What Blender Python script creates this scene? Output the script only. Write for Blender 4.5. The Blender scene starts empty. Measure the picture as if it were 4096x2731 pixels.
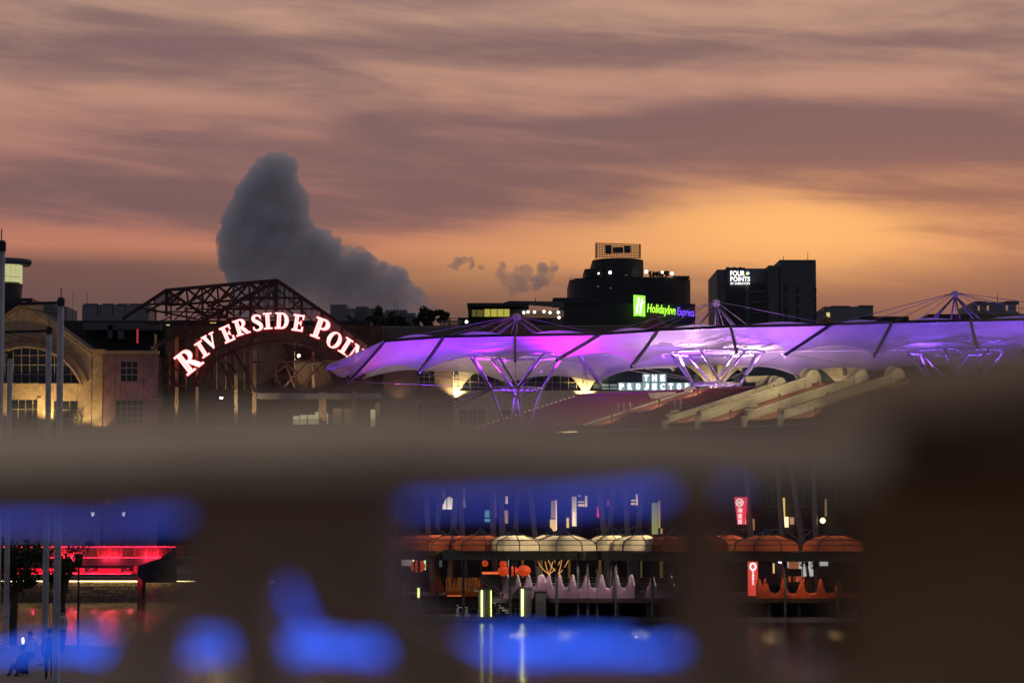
import bpy, bmesh, math, random
from math import radians as RAD, sin, cos, pi, atan, atan2, sqrt
from mathutils import Vector as V, Matrix
random.seed(7)
sc = bpy.context.scene
COL = sc.collection

# ------------------------------------------------------------------ camera
CAMZ = 8.0
F = 85 / 36 * 4096.0            # focal length in photo pixels
HOR = 2076.0                    # photo row of the horizon
PITCH = atan((HOR - 1365.5) / F)
cam_d = bpy.data.cameras.new('camera'); cam = bpy.data.objects.new('camera', cam_d); COL.objects.link(cam)
cam_d.lens = 85; cam_d.sensor_width = 36; cam_d.clip_start = 0.05; cam_d.clip_end = 40000
cam.location = (0, 0, CAMZ); cam.rotation_euler = (RAD(90) + PITCH, 0, 0)
cam_d.dof.use_dof = True; cam_d.dof.focus_distance = 225; cam_d.dof.aperture_fstop = 2.5
sc.camera = cam
sc.view_settings.view_transform = 'Standard'; sc.view_settings.look = 'None'
sc.view_settings.exposure = 0; sc.view_settings.gamma = 1
sc.render.engine = 'CYCLES'
sc.cycles.use_denoising = True
sc.cycles.max_bounces = 8; sc.cycles.volume_bounces = 7; sc.cycles.diffuse_bounces = 2; sc.cycles.glossy_bounces = 3
sc.cycles.transmission_bounces = 4; sc.cycles.transparent_max_bounces = 12
sc.cycles.sample_clamp_indirect = 3
sc.cycles.use_adaptive_sampling = False

# ------------------------------------------------------------------ sky
def nd(nt, t, **k):
    n = nt.nodes.new(t)
    for a, b in k.items(): setattr(n, a, b)
    return n
def s2l(c):
    return tuple(((v / 255) / 12.92 if v / 255 <= .04045 else ((v / 255 + .055) / 1.055) ** 2.4) for v in c) + (1,)
def mth(nt, op, a, b=None, c=None, clamp=False):
    n = nd(nt, 'ShaderNodeMath', operation=op); n.use_clamp = clamp
    for i, v in enumerate((a, b, c)):
        if v is None: continue
        if hasattr(v, 'is_output') or hasattr(v, 'links'): nt.links.new(v, n.inputs[i])
        else: n.inputs[i].default_value = v
    return n.outputs[0]
def ramp(nt, fac, stops, interp='LINEAR'):
    n = nd(nt, 'ShaderNodeValToRGB'); cr = n.color_ramp; cr.interpolation = interp
    while len(cr.elements) < len(stops): cr.elements.new(0.5)
    for e, (p, c) in zip(cr.elements, stops):
        e.position = p; e.color = c if len(c) == 4 else tuple(c) + (1,)
    nt.links.new(fac, n.inputs[0]); return n.outputs[0]
def mixc(nt, fac, a, b, blend='MIX'):
    n = nd(nt, 'ShaderNodeMix', data_type='RGBA', blend_type=blend)
    for sck, v in ((n.inputs[0], fac), (n.inputs[6], a), (n.inputs[7], b)):
        if hasattr(v, 'links'): nt.links.new(v, sck)
        else: sck.default_value = v
    return n.outputs[2]

SUN_AZ, SUN_EL = 0.19, 0.5      # sun has just set, to the right of the view axis
w = bpy.data.worlds.new('World'); sc.world = w; w.use_nodes = True
nt = w.node_tree; nt.nodes.clear()
tc = nd(nt, 'ShaderNodeTexCoord'); sx = nd(nt, 'ShaderNodeSeparateXYZ'); nt.links.new(tc.outputs['Generated'], sx.inputs[0])
X, Y, Z = sx.outputs
az = mth(nt, 'ARCTAN2', X, Y)
hyp = mth(nt, 'SQRT', mth(nt, 'ADD', mth(nt, 'MULTIPLY', X, X), mth(nt, 'MULTIPLY', Y, Y)))
el = mth(nt, 'DIVIDE', Z, mth(nt, 'MAXIMUM', hyp, 0.05))
el = mth(nt, 'MAXIMUM', el, -0.05)
def gauss(a0, e0, sa, se):
    p = mth(nt, 'DIVIDE', mth(nt, 'SUBTRACT', az, a0), sa); q = mth(nt, 'DIVIDE', mth(nt, 'SUBTRACT', el, e0), se)
    r2 = mth(nt, 'ADD', mth(nt, 'MULTIPLY', p, p), mth(nt, 'MULTIPLY', q, q))
    return mth(nt, 'EXPONENT', mth(nt, 'MULTIPLY', r2, -1))
def noise(sa, se, seed, detail, rough, dist, tilt=0.0):
    cx = nd(nt, 'ShaderNodeCombineXYZ')
    nt.links.new(mth(nt, 'MULTIPLY', az, sa), cx.inputs[0])
    nt.links.new(mth(nt, 'MULTIPLY', mth(nt, 'MULTIPLY_ADD', az, tilt, el), se), cx.inputs[1]); cx.inputs[2].default_value = seed
    n = nd(nt, 'ShaderNodeTexNoise'); n.inputs['Scale'].default_value = 1; n.inputs['Detail'].default_value = detail
    n.inputs['Roughness'].default_value = rough; n.inputs['Distortion'].default_value = dist
    nt.links.new(cx.outputs[0], n.inputs['Vector']); return n.outputs[0]
base = ramp(nt, mth(nt, 'MULTIPLY', el, 4.0), [
    (0.0, s2l((94, 69, 68))), (0.35, s2l((102, 75, 73))), (0.415, s2l((116, 82, 78))), (0.448, s2l((186, 120, 98))),
    (0.52, s2l((168, 114, 104))), (0.66, s2l((178, 129, 114))), (0.80, s2l((194, 150, 127))), (1.0, s2l((182, 146, 130)))])
n1 = noise(6.0, 30, 3.1, 4, .48, .45, .10); n2 = noise(13, 100, 8.2, 5, .58, .5, .06); n3 = noise(2.4, 13, 1.7, 3, .5, .4, .05)
v = mth(nt, 'ADD', mth(nt, 'MULTIPLY', n1, .50), mth(nt, 'ADD', mth(nt, 'MULTIPLY', n2, .30), mth(nt, 'MULTIPLY', n3, .20)))
def acc(v, g, k): return mth(nt, 'ADD', v, mth(nt, 'MULTIPLY', g, k))
v = acc(v, gauss(.17, .160, .13, .020), .13)      # dark veil over the glow
v = acc(v, gauss(.20, .090, .07, .012), .12)
v = acc(v, gauss(.19, .132, .06, .005), .10)
v = acc(v, gauss(-.02, .131, .11, .012), .10)
v = acc(v, gauss(-.18, .134, .09, .013), .17)
v = acc(v, gauss(.03, .212, .10, .007), -.11)
v = acc(v, gauss(.19, .124, .05, .010), .07)
v = acc(v, gauss(-.10, .196, .16, .009), .10)
v = acc(v, gauss(.14, .196, .12, .007), .09)
v = acc(v, gauss(.115, .121, .085, .013), -.16)     # clear gap where the sun went down
v = acc(v, gauss(.14, .181, .13, .007), -.12)
v = acc(v, gauss(-.17, .171, .12, .007), -.09)
v = acc(v, gauss(-.04, .108, .10, .008), -.16)
v = acc(v, gauss(-.19, .113, .06, .005), -.14)
mr = nd(nt, 'ShaderNodeMapRange', interpolation_type='SMOOTHSTEP'); nt.links.new(v, mr.inputs[0])
mr.inputs[1].default_value = .39; mr.inputs[2].default_value = .66
veil = mr.outputs[0]
dark = ramp(nt, mth(nt, 'MULTIPLY', el, 4.0), [
    (0.0, s2l((96, 70, 72))), (0.35, s2l((102, 75, 79))), (0.5, s2l((118, 88, 90))), (0.75, s2l((126, 97, 98))), (1.0, s2l((140, 112, 108)))])
glow = gauss(.112, .1185, .080, .020); glow3 = gauss(.17, .125, .11, .024); glow2 = gauss(.03, .106, .10, .013)
lit = mixc(nt, mth(nt, 'MULTIPLY', glow3, .75), base, s2l((230, 156, 112)))
lit = mixc(nt, mth(nt, 'MULTIPLY', glow, .95), lit, s2l((255, 186, 112)))
lit = mixc(nt, mth(nt, 'MULTIPLY', glow2, .55), lit, s2l((236, 164, 104)))
darkg = mixc(nt, mth(nt, 'MULTIPLY', gauss(.16, .112, .11, .030), .70), dark, s2l((188, 124, 92)))
skyc = mixc(nt, veil, lit, darkg)
# away from the sunset the dusk sky is an even mauve grey-blue
sfac = mth(nt, 'COSINE', mth(nt, 'SUBTRACT', az, SUN_AZ))
mr2 = nd(nt, 'ShaderNodeMapRange', interpolation_type='SMOOTHSTEP'); nt.links.new(sfac, mr2.inputs[0])
mr2.inputs[1].default_value = -0.35; mr2.inputs[2].default_value = 0.86
mr3 = nd(nt, 'ShaderNodeMapRange', interpolation_type='SMOOTHSTEP'); nt.links.new(el, mr3.inputs[0])
mr3.inputs[1].default_value = 0.22; mr3.inputs[2].default_value = 0.9
east = mixc(nt, veil, (.112, .112, .145, 1), (.085, .085, .11, 1))
high = mixc(nt, mr3.outputs[0], skyc, (.30, .25, .245, 1))
allsky = mixc(nt, mr2.outputs[0], east, high)
nish = nd(nt, 'ShaderNodeTexSky', sky_type='NISHITA'); nish.sun_disc = False
nish.sun_elevation = RAD(SUN_EL); nish.sun_rotation = SUN_AZ; nish.altitude = 10; nish.dust_density = 3
bg1 = nd(nt, 'ShaderNodeBackground'); nt.links.new(nish.outputs[0], bg1.inputs[0]); bg1.inputs[1].default_value = 0.008
bg2 = nd(nt, 'ShaderNodeBackground'); nt.links.new(allsky, bg2.inputs[0]); bg2.inputs[1].default_value = 1.0
ad = nd(nt, 'ShaderNodeAddShader'); nt.links.new(bg1.outputs[0], ad.inputs[0]); nt.links.new(bg2.outputs[0], ad.inputs[1])
wo = nd(nt, 'ShaderNodeOutputWorld'); nt.links.new(ad.outputs[0], wo.inputs[0])

# last of the sun, behind the skyline
sl = bpy.data.lights.new('sun', 'SUN'); sl.energy = 0.12; sl.angle = RAD(12); sl.color = (1, .55, .3)
so = bpy.data.objects.new('sun', sl); COL.objects.link(so)
so.rotation_euler = (RAD(90 - 3), 0, pi - SUN_AZ)

# ------------------------------------------------------------------ helpers
def W(px, py, D):
    u = (px - 2048) / F; vv = (1365.5 - py) / F
    d = V((u, cos(PITCH) - vv * sin(PITCH), sin(PITCH) + vv * cos(PITCH)))
    p = d * (D / d.y); p.z += CAMZ
    return p
K = 4096 / 2352.0
def Q(x, y, D): return W(x * K, y * K, D)
def MX(px, D): return (px - 2048) / F * D            # lateral position at the horizon row

MATS = {}
def mat(name, col, rough=.7, metal=0, emit=None, es=0, var=.12, scale=3.0, bump=.15, spec=.4):
    if name in MATS: return MATS[name]
    m = bpy.data.materials.new(name); m.use_nodes = True; t = m.node_tree
    b = t.nodes['Principled BSDF']
    b.inputs['Roughness'].default_value = rough; b.inputs['Metallic'].default_value = metal
    b.inputs['Specular IOR Level'].default_value = spec
    g = nd(t, 'ShaderNodeNewGeometry')
    n = nd(t, 'ShaderNodeTexNoise'); n.inputs['Scale'].default_value = scale; n.inputs['Detail'].default_value = 6; n.inputs['Roughness'].default_value = .65
    t.links.new(g.outputs['Position'], n.inputs['Vector'])
    lo = tuple(max(0, c * (1 - var * 2)) for c in col[:3]) + (1,); hi = tuple(min(1, c * (1 + var * 2)) for c in col[:3]) + (1,)
    c = ramp(t, n.outputs[0], [(.3, lo), (.7, hi)]); t.links.new(c, b.inputs['Base Color'])
    if bump:
        bp = nd(t, 'ShaderNodeBump'); bp.inputs['Strength'].default_value = bump; bp.inputs['Distance'].default_value = .05
        t.links.new(n.outputs[0], bp.inputs['Height']); t.links.new(bp.outputs[0], b.inputs['Normal'])
    if emit:
        b.inputs['Emission Color'].default_value = tuple(emit) + (1,); b.inputs['Emission Strength'].default_value = es
    MATS[name] = m; return m
def emi(name, col, s): return mat(name, (.3, .3, .3), emit=col, es=s, var=0, bump=0)
def fabric(name, col, transl=.5, transp=0.0):
    if name in MATS: return MATS[name]
    m = bpy.data.materials.new(name); m.use_nodes = True; t = m.node_tree; t.nodes.clear()
    g = nd(t, 'ShaderNodeNewGeometry'); n = nd(t, 'ShaderNodeTexNoise'); n.inputs['Scale'].default_value = .7; n.inputs['Detail'].default_value = 5
    t.links.new(g.outputs['Position'], n.inputs['Vector'])
    c = ramp(t, n.outputs[0], [(.3, tuple(x * .86 for x in col)), (.7, col)])
    d = nd(t, 'ShaderNodeBsdfDiffuse'); tr = nd(t, 'ShaderNodeBsdfTranslucent'); gl = nd(t, 'ShaderNodeBsdfGlossy'); gl.inputs['Roughness'].default_value = .35
    for x in (d, tr): t.links.new(c, x.inputs[0])
    m1 = nd(t, 'ShaderNodeMixShader'); m1.inputs[0].default_value = transl; t.links.new(d.outputs[0], m1.inputs[1]); t.links.new(tr.outputs[0], m1.inputs[2])
    m3 = nd(t, 'ShaderNodeMixShader'); m3.inputs[0].default_value = .04; t.links.new(m1.outputs[0], m3.inputs[1]); t.links.new(gl.outputs[0], m3.inputs[2])
    o = nd(t, 'ShaderNodeOutputMaterial'); last = m3.outputs[0]
    if transp:
        tp = nd(t, 'ShaderNodeBsdfTransparent'); m2 = nd(t, 'ShaderNodeMixShader'); m2.inputs[0].default_value = transp
        t.links.new(last, m2.inputs[1]); t.links.new(tp.outputs[0], m2.inputs[2]); last = m2.outputs[0]
    t.links.new(last, o.inputs[0]); MATS[name] = m; return m

ORG = {}
class MB:
    def __init__(s): s.v = []; s.f = []; s.smooth = False
    def add(s, vs, fs):
        o = len(s.v); s.v += [V(p) for p in vs]; s.f += [tuple(i + o for i in f) for f in fs]; return s
    def hexa(s, p):     # 8 points: bottom loop 0-3, top loop 4-7
        return s.add(p, [(0, 3, 2, 1), (4, 5, 6, 7), (0, 1, 5, 4), (1, 2, 6, 5), (2, 3, 7, 6), (3, 0, 4, 7)])
    def box(s, a, b):
        x0, y0, z0 = a; x1, y1, z1 = b
        return s.hexa([(x0, y0, z0), (x1, y0, z0), (x1, y1, z0), (x0, y1, z0), (x0, y0, z1), (x1, y0, z1), (x1, y1, z1), (x0, y1, z1)])
    def beam(s, p, q, wd, ht=None, up=(0, 0, 1)):
        p = V(p); q = V(q); ht = ht or wd; d = (q - p).normalized(); up = V(up)
        if abs(d.dot(up)) > .97: up = V((0, 1, 0))
        r = d.cross(up).normalized(); u = r.cross(d)
        r *= wd / 2; u *= ht / 2
        return s.hexa([p - r - u, p + r - u, p + r + u, p - r + u, q - r - u, q + r - u, q + r + u, q - r + u])
    def tube(s, p, q, r, r2=None, n=8):
        p = V(p); q = V(q); r2 = r if r2 is None else r2; d = (q - p).normalized()
        up = V((0, 0, 1)) if abs(d.z) < .95 else V((1, 0, 0)); a = d.cross(up).normalized(); b = d.cross(a)
        vs = []
        for c, rr in ((p, r), (q, r2)):
            for i in range(n): t = 2 * pi * i / n; vs.append(c + a * cos(t) * rr + b * sin(t) * rr)
        fs = [(i, (i + 1) % n, n + (i + 1) % n, n + i) for i in range(n)] + [tuple(range(n - 1, -1, -1)), tuple(range(n, 2 * n))]
        return s.add(vs, fs)
    def path(s, pts, r, n=6):
        for a, b in zip(pts[:-1], pts[1:]): s.tube(a, b, r, n=n)
        return s
    def prism(s, pts, d):   # polygon extruded by vector d
        n = len(pts); d = V(d); pts = [V(p) for p in pts]
        return s.add(pts + [p + d for p in pts], [tuple(range(n)), tuple(range(2 * n - 1, n - 1, -1))] + [(i, n + i, n + (i + 1) % n, (i + 1) % n) for i in range(n)])
    def lathe(s, prof, c=(0, 0, 0), n=16, cap=True):
        c = V(c); vs = []
        for r, z in prof:
            for i in range(n): t = 2 * pi * i / n; vs.append(c + V((r * cos(t), r * sin(t), z)))
        fs = []
        for k in range(len(prof) - 1):
            for i in range(n): fs.append((k * n + i, k * n + (i + 1) % n, (k + 1) * n + (i + 1) % n, (k + 1) * n + i))
        if cap: fs += [tuple(range(n - 1, -1, -1)), tuple(range((len(prof) - 1) * n, len(prof) * n))]
        return s.add(vs, fs)
    def ball(s, c, r, n=10, m=6, sz=1.0):
        prof = [(max(.001, r * sin(pi * k / m)), -r * sz * cos(pi * k / m)) for k in range(m + 1)]
        return s.lathe(prof, c, n, False)
    def grid(s, fn, nu, nv):
        vs = [fn(i / nu, j / nv) for j in range(nv + 1) for i in range(nu + 1)]
        return s.add(vs, [(j * (nu + 1) + i, j * (nu + 1) + i + 1, (j + 1) * (nu + 1) + i + 1, (j + 1) * (nu + 1) + i) for j in range(nv) for i in range(nu)])
    def build(s, name, m, parent=None, smooth=False, bevel=0):
        me = bpy.data.meshes.new(name); og = ORG.get(parent.name, V((0, 0, 0))) if parent else V((0, 0, 0))
        me.from_pydata([tuple(p - og) for p in s.v], [], s.f); me.update()
        if smooth: me.polygons.foreach_set('use_smooth', [True] * len(me.polygons))
        o = bpy.data.objects.new(name, me); COL.objects.link(o); me.materials.append(m)
        if parent: o.parent = parent
        ORG[o.name] = og
        if bevel:
            md = o.modifiers.new('bevel', 'BEVEL'); md.width = bevel; md.segments = 4; md.limit_method = 'ANGLE'
        return o
def tag(o, label, cat, group=None):
    o['label'] = label; o['category'] = cat
    if group: o['group'] = group
    return o
def thing(name, label, cat, loc, group=None):
    o = bpy.data.objects.new(name, None); COL.objects.link(o); o.location = V(loc); o.empty_display_size = .3
    ORG[o.name] = V(loc); return tag(o, label, cat, group)
def struct(o): o['kind'] = 'structure'; return o
def stuff(o): o['kind'] = 'stuff'; return o
def copy_tree(o, parent=None):
    c = o.copy(); COL.objects.link(c); c.parent = parent
    for ch in o.children: copy_tree(ch, c)
    return c
def lamp(parent, loc, col, power, target=None, angle=80, size=.1, blend=.6):
    ld = bpy.data.lights.new('lamp', 'SPOT' if target is not None else 'POINT'); ld.energy = power; ld.color = col; ld.shadow_soft_size = size
    o = bpy.data.objects.new('lamp', ld); COL.objects.link(o)
    og = ORG.get(parent.name, V((0, 0, 0))); o.parent = parent; o.location = V(loc) - og
    if target is not None:
        ld.spot_size = RAD(angle); ld.spot_blend = blend
        o.rotation_euler = (V(target) - V(loc)).to_track_quat('-Z', 'Y').to_euler()
    return o
def text_mesh(mb, body, origin, ex, ez, width, height, depth=.05, bold=0.0, shear=0.0, align='LEFT'):
    """writes body into the rectangle with lower-left corner origin, along ex (right) and ez (up)"""
    cu = bpy.data.curves.new('t', 'FONT'); cu.body = body; cu.offset = bold; cu.shear = shear; cu.resolution_u = 3
    to = bpy.data.objects.new('t', cu); COL.objects.link(to)
    dg = bpy.context.evaluated_depsgraph_get(); dg.update()
    me = to.evaluated_get(dg).to_mesh()
    vs = [p.co.copy() for p in me.vertices]; fs = [tuple(p.vertices) for p in me.polygons]
    to.evaluated_get(dg).to_mesh_clear(); bpy.data.objects.remove(to); bpy.data.curves.remove(cu)
    if not vs: return mb
    x0 = min(p.x for p in vs); x1 = max(p.x for p in vs); y0 = min(p.y for p in vs); y1 = max(p.y for p in vs)
    ex = V(ex).normalized(); ez = V(ez).normalized(); n = ex.cross(ez) * depth; o = V(origin)
    P = [o + ex * ((p.x - x0) / max(1e-6, x1 - x0) * width) + ez * ((p.y - y0) / max(1e-6, y1 - y0) * height) for p in vs]
    mb.add(P, fs); mb.add([p - n for p in P], [tuple(reversed(f)) for f in fs])
    cnt = {}
    for f in fs:
        for a, b in zip(f, f[1:] + f[:1]): cnt[(a, b)] = 1
    k = len(P)
    for (a, b) in cnt:
        if (b, a) not in cnt: mb.add([P[a], P[b], P[b] - n, P[a] - n], [(0, 3, 2, 1)])
    return mb
EX = V((1, 0, 0)); EZ = V((0, 0, 1))

# materials
M_stone = mat('balustrade concrete', (.60, .44, .26), .85, scale=9, bump=.3)  # warmth of the bridge's street lighting is put into this colour
M_darksteel = mat('dark steel', (.035, .033, .035), .5, .3)
M_glowsteel = mat('steel tinted by sign glow', (.055, .02, .022), .6)  # red glow of the sign tinted into dark steel
M_glass = mat('dark glass', (.012, .016, .018), .12, spec=.5, var=.05, bump=.05)
M_glassgr = mat('green tinted glass', (.05, .08, .085), .1, spec=.5, bump=.03)
M_white = mat('white painted steel', (.55, .52, .55), .45)
M_memb = fabric('canopy membrane', (.66, .60, .68, 1), .5, .22)
M_cush = fabric('roof cushion film', (.62, .6, .68, 1), .5, .25)
M_sand = mat('sandstone render', (.42, .31, .17), .9, scale=1.2, var=.14)
M_pink = mat('pink render', (.27, .15, .13), .9, scale=1.0, var=.16)
M_cream = mat('cream plaster', (.52, .46, .33), .85, scale=1.5, var=.12)
M_conc = mat('concrete', (.22, .21, .20), .85, scale=1.5)
M_slate = mat('slate facade', (.10, .11, .13), .7, scale=.3, var=.06)
M_black = mat('black facade', (.035, .037, .042), .6, scale=.3, var=.1)
M_frame = mat('window frame', (.36, .29, .20), .6)
M_tile = mat('red clay tile', (.30, .12, .09), .8, scale=4, var=.25)
M_asph = mat('asphalt', (.05, .05, .05), .9)
M_pave = mat('paving', (.16, .15, .145), .8, scale=2)

# ------------------------------------------------------------------ water, ground
m = bpy.data.materials.new('river water'); m.use_nodes = True; t = m.node_tree; b = t.nodes['Principled BSDF']
b.inputs['Base Color'].default_value = (.006, .009, .012, 1); b.inputs['Roughness'].default_value = .07; b.inputs['Specular IOR Level'].default_value = .5
g = nd(t, 'ShaderNodeNewGeometry'); mp = nd(t, 'ShaderNodeMapping'); mp.inputs['Scale'].default_value = (.55, 1.5, 1); t.links.new(g.outputs[0], mp.inputs[0])
n = nd(t, 'ShaderNodeTexNoise'); n.inputs['Scale'].default_value = 1.3; n.inputs['Detail'].default_value = 5; t.links.new(mp.outputs[0], n.inputs[0])
bp = nd(t, 'ShaderNodeBump'); bp.inputs['Strength'].default_value = .5; bp.inputs['Distance'].default_value = .25; t.links.new(n.outputs[0], bp.inputs['Height']); t.links.new(bp.outputs[0], b.inputs['Normal'])
struct(MB().add([(-3000, -200, 0), (3000, -200, 0), (3000, 9000, 0), (-3000, 9000, 0)], [(0, 1, 2, 3)]).build('river_water', m))
def land(name, pts, z, m):
    return struct(MB().prism([(x, y, z) for x, y in pts], (0, 0, -(z + 1.5))).build(name, m))
land('far_bank', [(-400, 241), (-16, 241), (-9, 214), (2, 206), (400, 206), (3000, 2000), (3000, 9000), (-3000, 9000), (-3000, 300)], 2.6, M_pave)
land('left_promenade', [(-70, 52), (-10.6, 52), (-11.2, 80), (-13.6, 92), (-17, 97), (-70, 99)], 3.0, M_pave)
land('quay_landing', [(-12, 193.5), (45, 188), (45, 207), (2.5, 205.5), (-8.5, 212)], .35, M_conc)

# ------------------------------------------------------------------ bridge balustrade right in front of the lens
dL, dR = 1.35, 1.08
PL = Q(0, 1192, dL); PR = Q(1800, 1192, dR)
axis = (PR - PL); axis.z = 0; axis.normalize(); nrm = V((-axis.y, axis.x, 0))
if nrm.y < 0: nrm = -nrm
def B(x, y, t=0.0):
    """point of the balustrade plane (set back by t metres) seen at photo position x,y (2352 px wide)"""
    d = Q(x, y, 1.0) - V((0, 0, CAMZ)); p0 = PL + nrm * t - V((0, 0, CAMZ))
    k = p0.dot(nrm) / d.dot(nrm)
    return d * k + V((0, 0, CAMZ))
deckz = B(1000, 2050, .1).z - .02
bal = thing('bridge_balustrade', 'pale concrete bridge balustrade with blue light tubes, seen close up and out of focus', 'balustrade', V((PL.x, PL.y, deckz)))
M_pier = mat('brown pier stone', (.52, .31, .14), .9, scale=7, bump=.3); M_pcap = mat('shade toned pier cap stone', (.20, .125, .06), .9, scale=7, bump=.3); M_pcop = mat('brown pier coping', (.50, .36, .22), .9, scale=7, bump=.3)  # shadow under the cap darkened into its stone; pier brown holds lamp warmth
M_bal = mat('lightened baluster', (.88, .72, .52), .85, scale=9, bump=.2)  # stone lightened to lift the shade under the rail
def bprism(pts, t0, t1): return MB().prism([B(x, y, t0) for x, y in pts], nrm * (t1 - t0))
bprism([(-900, 1098), (900, 1024), (1990, 1000), (1990, 1030), (900, 1085), (-900, 1192)], 0, .40).build('top_rail', M_stone, bal, bevel=.008)
M_cop = mat('brightened coping', (.88, .70, .46), .8, scale=9, bump=.2)  # light caught by the rail's top put in as a paler colour
def sloped(xa, ya, yta, xb, yb, ytb, t0, t1, nm, m=None):
    a0, b0 = B(xa, ya, t0), B(xb, yb, t0); a1, b1 = B(xa, yta, t1), B(xb, ytb, t1); dn = V((0, 0, -.012))
    am, bm = a0 + V((0, 0, .010)), b0 + V((0, 0, .010))
    back = nrm * (.20 - t1)
    fw = nrm * (.2 - t0 - .02); vs = [a0 + dn, a0, am + nrm * .02, a1, a1 + back, a0 + dn + fw, b0 + dn, b0, bm + nrm * .02, b1, b1 + back, b0 + dn + fw]
    MB().add(vs, [(0, 1, 2, 3, 4, 5), (11, 10, 9, 8, 7, 6)] + [(i, 6 + i, 6 + (i + 1) % 6, (i + 1) % 6) for i in range(6)]).build(nm, m or M_cop, bal)
sloped(-900, 1092, 1012, 900, 1014, 934, -.10, .08, 'coping')
sloped(903, 1014, 934, 1990, 1036, 984, -.098, .08, 'coping')
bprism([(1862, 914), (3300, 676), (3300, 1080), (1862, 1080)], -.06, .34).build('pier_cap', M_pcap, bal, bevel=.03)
sloped(1850, 918, 862, 3300, 680, 612, -.07, .10, 'pier_coping', M_pcop)
bprism([(1912, 960), (3200, 860), (3200, 2060), (1912, 2060)], .04, .27).build('pier', M_pier, bal, bevel=.015)
bprism([(-900, 1850), (1960, 1800), (1960, 2060), (-900, 2060)], 0, .42).build('bottom_rail', M_stone, bal)
lft = [(425, 1120), (640, 1110), (640, 1320), (614, 1365), (606, 1440), (648, 1540), (655, 1830), (528, 1840), (530, 1560), (508, 1460), (455, 1425), (415, 1440), (394, 1500), (390, 1840), (210, 1840), (222, 1500), (270, 1430), (372, 1380), (400, 1290)]
rgt = [(640, 1110), (890, 1095), (905, 1250), (902, 1400), (985, 1440), (1092, 1500), (1105, 1820), (890, 1825), (885, 1560), (865, 1480), (800, 1430), (735, 1420), (700, 1400), (676, 1345), (640, 1320)]
bprism(lft, .34, .365).build('baluster', M_bal, bal, bevel=.008)
bprism(rgt, .34, .365).build('baluster', M_bal, bal, bevel=.008)
bprism([(1520, 1040), (1640, 1035), (1645, 1300), (1690, 1420), (1790, 1560), (1810, 1810), (1580, 1810), (1560, 1560), (1530, 1420)], .34, .36).build('baluster', M_bal, bal, bevel=.008)
def tube_mat(name, col, st):
    m = emi(name, col, st); t = m.node_tree; g = nd(t, 'ShaderNodeNewGeometry'); n = nd(t, 'ShaderNodeTexNoise'); n.inputs['Scale'].default_value = 6; n.inputs['Detail'].default_value = 2
    t.links.new(g.outputs['Position'], n.inputs['Vector']); mr_ = nd(t, 'ShaderNodeMapRange'); t.links.new(n.outputs[0], mr_.inputs[0])
    mr_.inputs[1].default_value = .3; mr_.inputs[2].default_value = .7; mr_.inputs[3].default_value = st * .55; mr_.inputs[4].default_value = st * 1.35
    t.links.new(mr_.outputs[0], t.nodes['Principled BSDF'].inputs['Emission Strength']); return m
M_blue = tube_mat('blue light tube', (.009, .088, .78), 2.0); M_blue2 = tube_mat('blue light tube dim', (.022, .065, .62), .95)
rr_ = random.Random(17)
def rope(x0, y0, x1, y1, t0, r, m, jy, jt):
    n = 26; pts = []
    for i in range(n + 1):
        u = i / n; pts.append(B(x0 + (x1 - x0) * u, y0 + (y1 - y0) * u + rr_.uniform(-jy, jy), t0 + rr_.uniform(-jt, jt)))
    MB().path(pts, r, 6).build('light_tube', m, bal, True)
rope(-700, 1238, 1560, 1140, .46, .0036, M_blue2, 9, .05); rope(-700, 1220, 1700, 1122, .42, .0026, M_blue2, 9, .03)
rope(-700, 1494, 1560, 1497, .55, .0040, M_blue, 9, .12); rope(60, 1474, 1440, 1478, .42, .0036, M_blue, 12, .03)
rope(640, 1300, 705, 1440, .42, .0042, M_blue2, 2, .01)
for x in (-500, 300, 1150):
    yb = 1243 - (x + 700) * 121 / 2660
    MB().beam(B(x, yb, .46), B(x, yb - 70, .38), .008).build('tube_bracket', M_darksteel, bal)
struct(MB().prism([B(-900, 2050, -.9) * 1, B(-900, 2050, 1.2), B(3300, 2050, 1.2), B(3300, 2050, -.9)], (0, 0, -.6)).build('bridge_deck', M_conc)) if False else None
p0 = PL - axis * 3; p1 = PL + axis * 6
pts = [p0 - nrm * 3.2, p1 - nrm * 3.2, p1 + nrm * .6, p0 + nrm * .6]
struct(MB().prism([(p.x, p.y, deckz) for p in pts], (0, 0, -.9)).build('bridge_deck', M_conc))

# ------------------------------------------------------------------ light poles on the left promenade
def light_pole(px, D, zt, label, arm=True):
    x = MX(px, D); o = thing('lamp_post', label, 'pole', (x, D, 3.0), 'grey tubular posts along the left promenade')
    MB().lathe([(.22, 3.0), (.22, 3.06), (.12, 3.12), (.11, 5), (.095, zt)], (x, D, 0), 14).build('shaft', mat('galvanised steel', (.36, .38, .42), .4, .2), o, True)
    MB().lathe([(.115, zt - .16), (.115, zt + .05), (.08, zt + .10)], (x, D, 0), 12).build('head_collar', M_darksteel, o)
    MB().tube((x, D, zt + .1), (x, D, zt + .38), .015).build('finial', M_darksteel, o)
    if arm:
        MB().beam((x, D, zt - .06), (x - 1.55, D, zt - .10), .05, .09).build('arm', M_darksteel, o)
        MB().tube((x, D, zt - .45), (x - 1.5, D, zt - .13), .01).build('stay_wire', M_darksteel, o)
    return o
light_pole(237, 73, 14.6, 'tall grey post with a short arm in front of the sloping gable')
light_pole(191, 84, 14.6, 'grey post with a long arm in front of the arched window')
light_pole(36, 94, 14.4, 'pale slim post under the arched window, farthest of its row', False)
light_pole(-6, 58, 14.6, 'thick dark grey post beside the lantern tower, nearest of its row', False)

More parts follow.
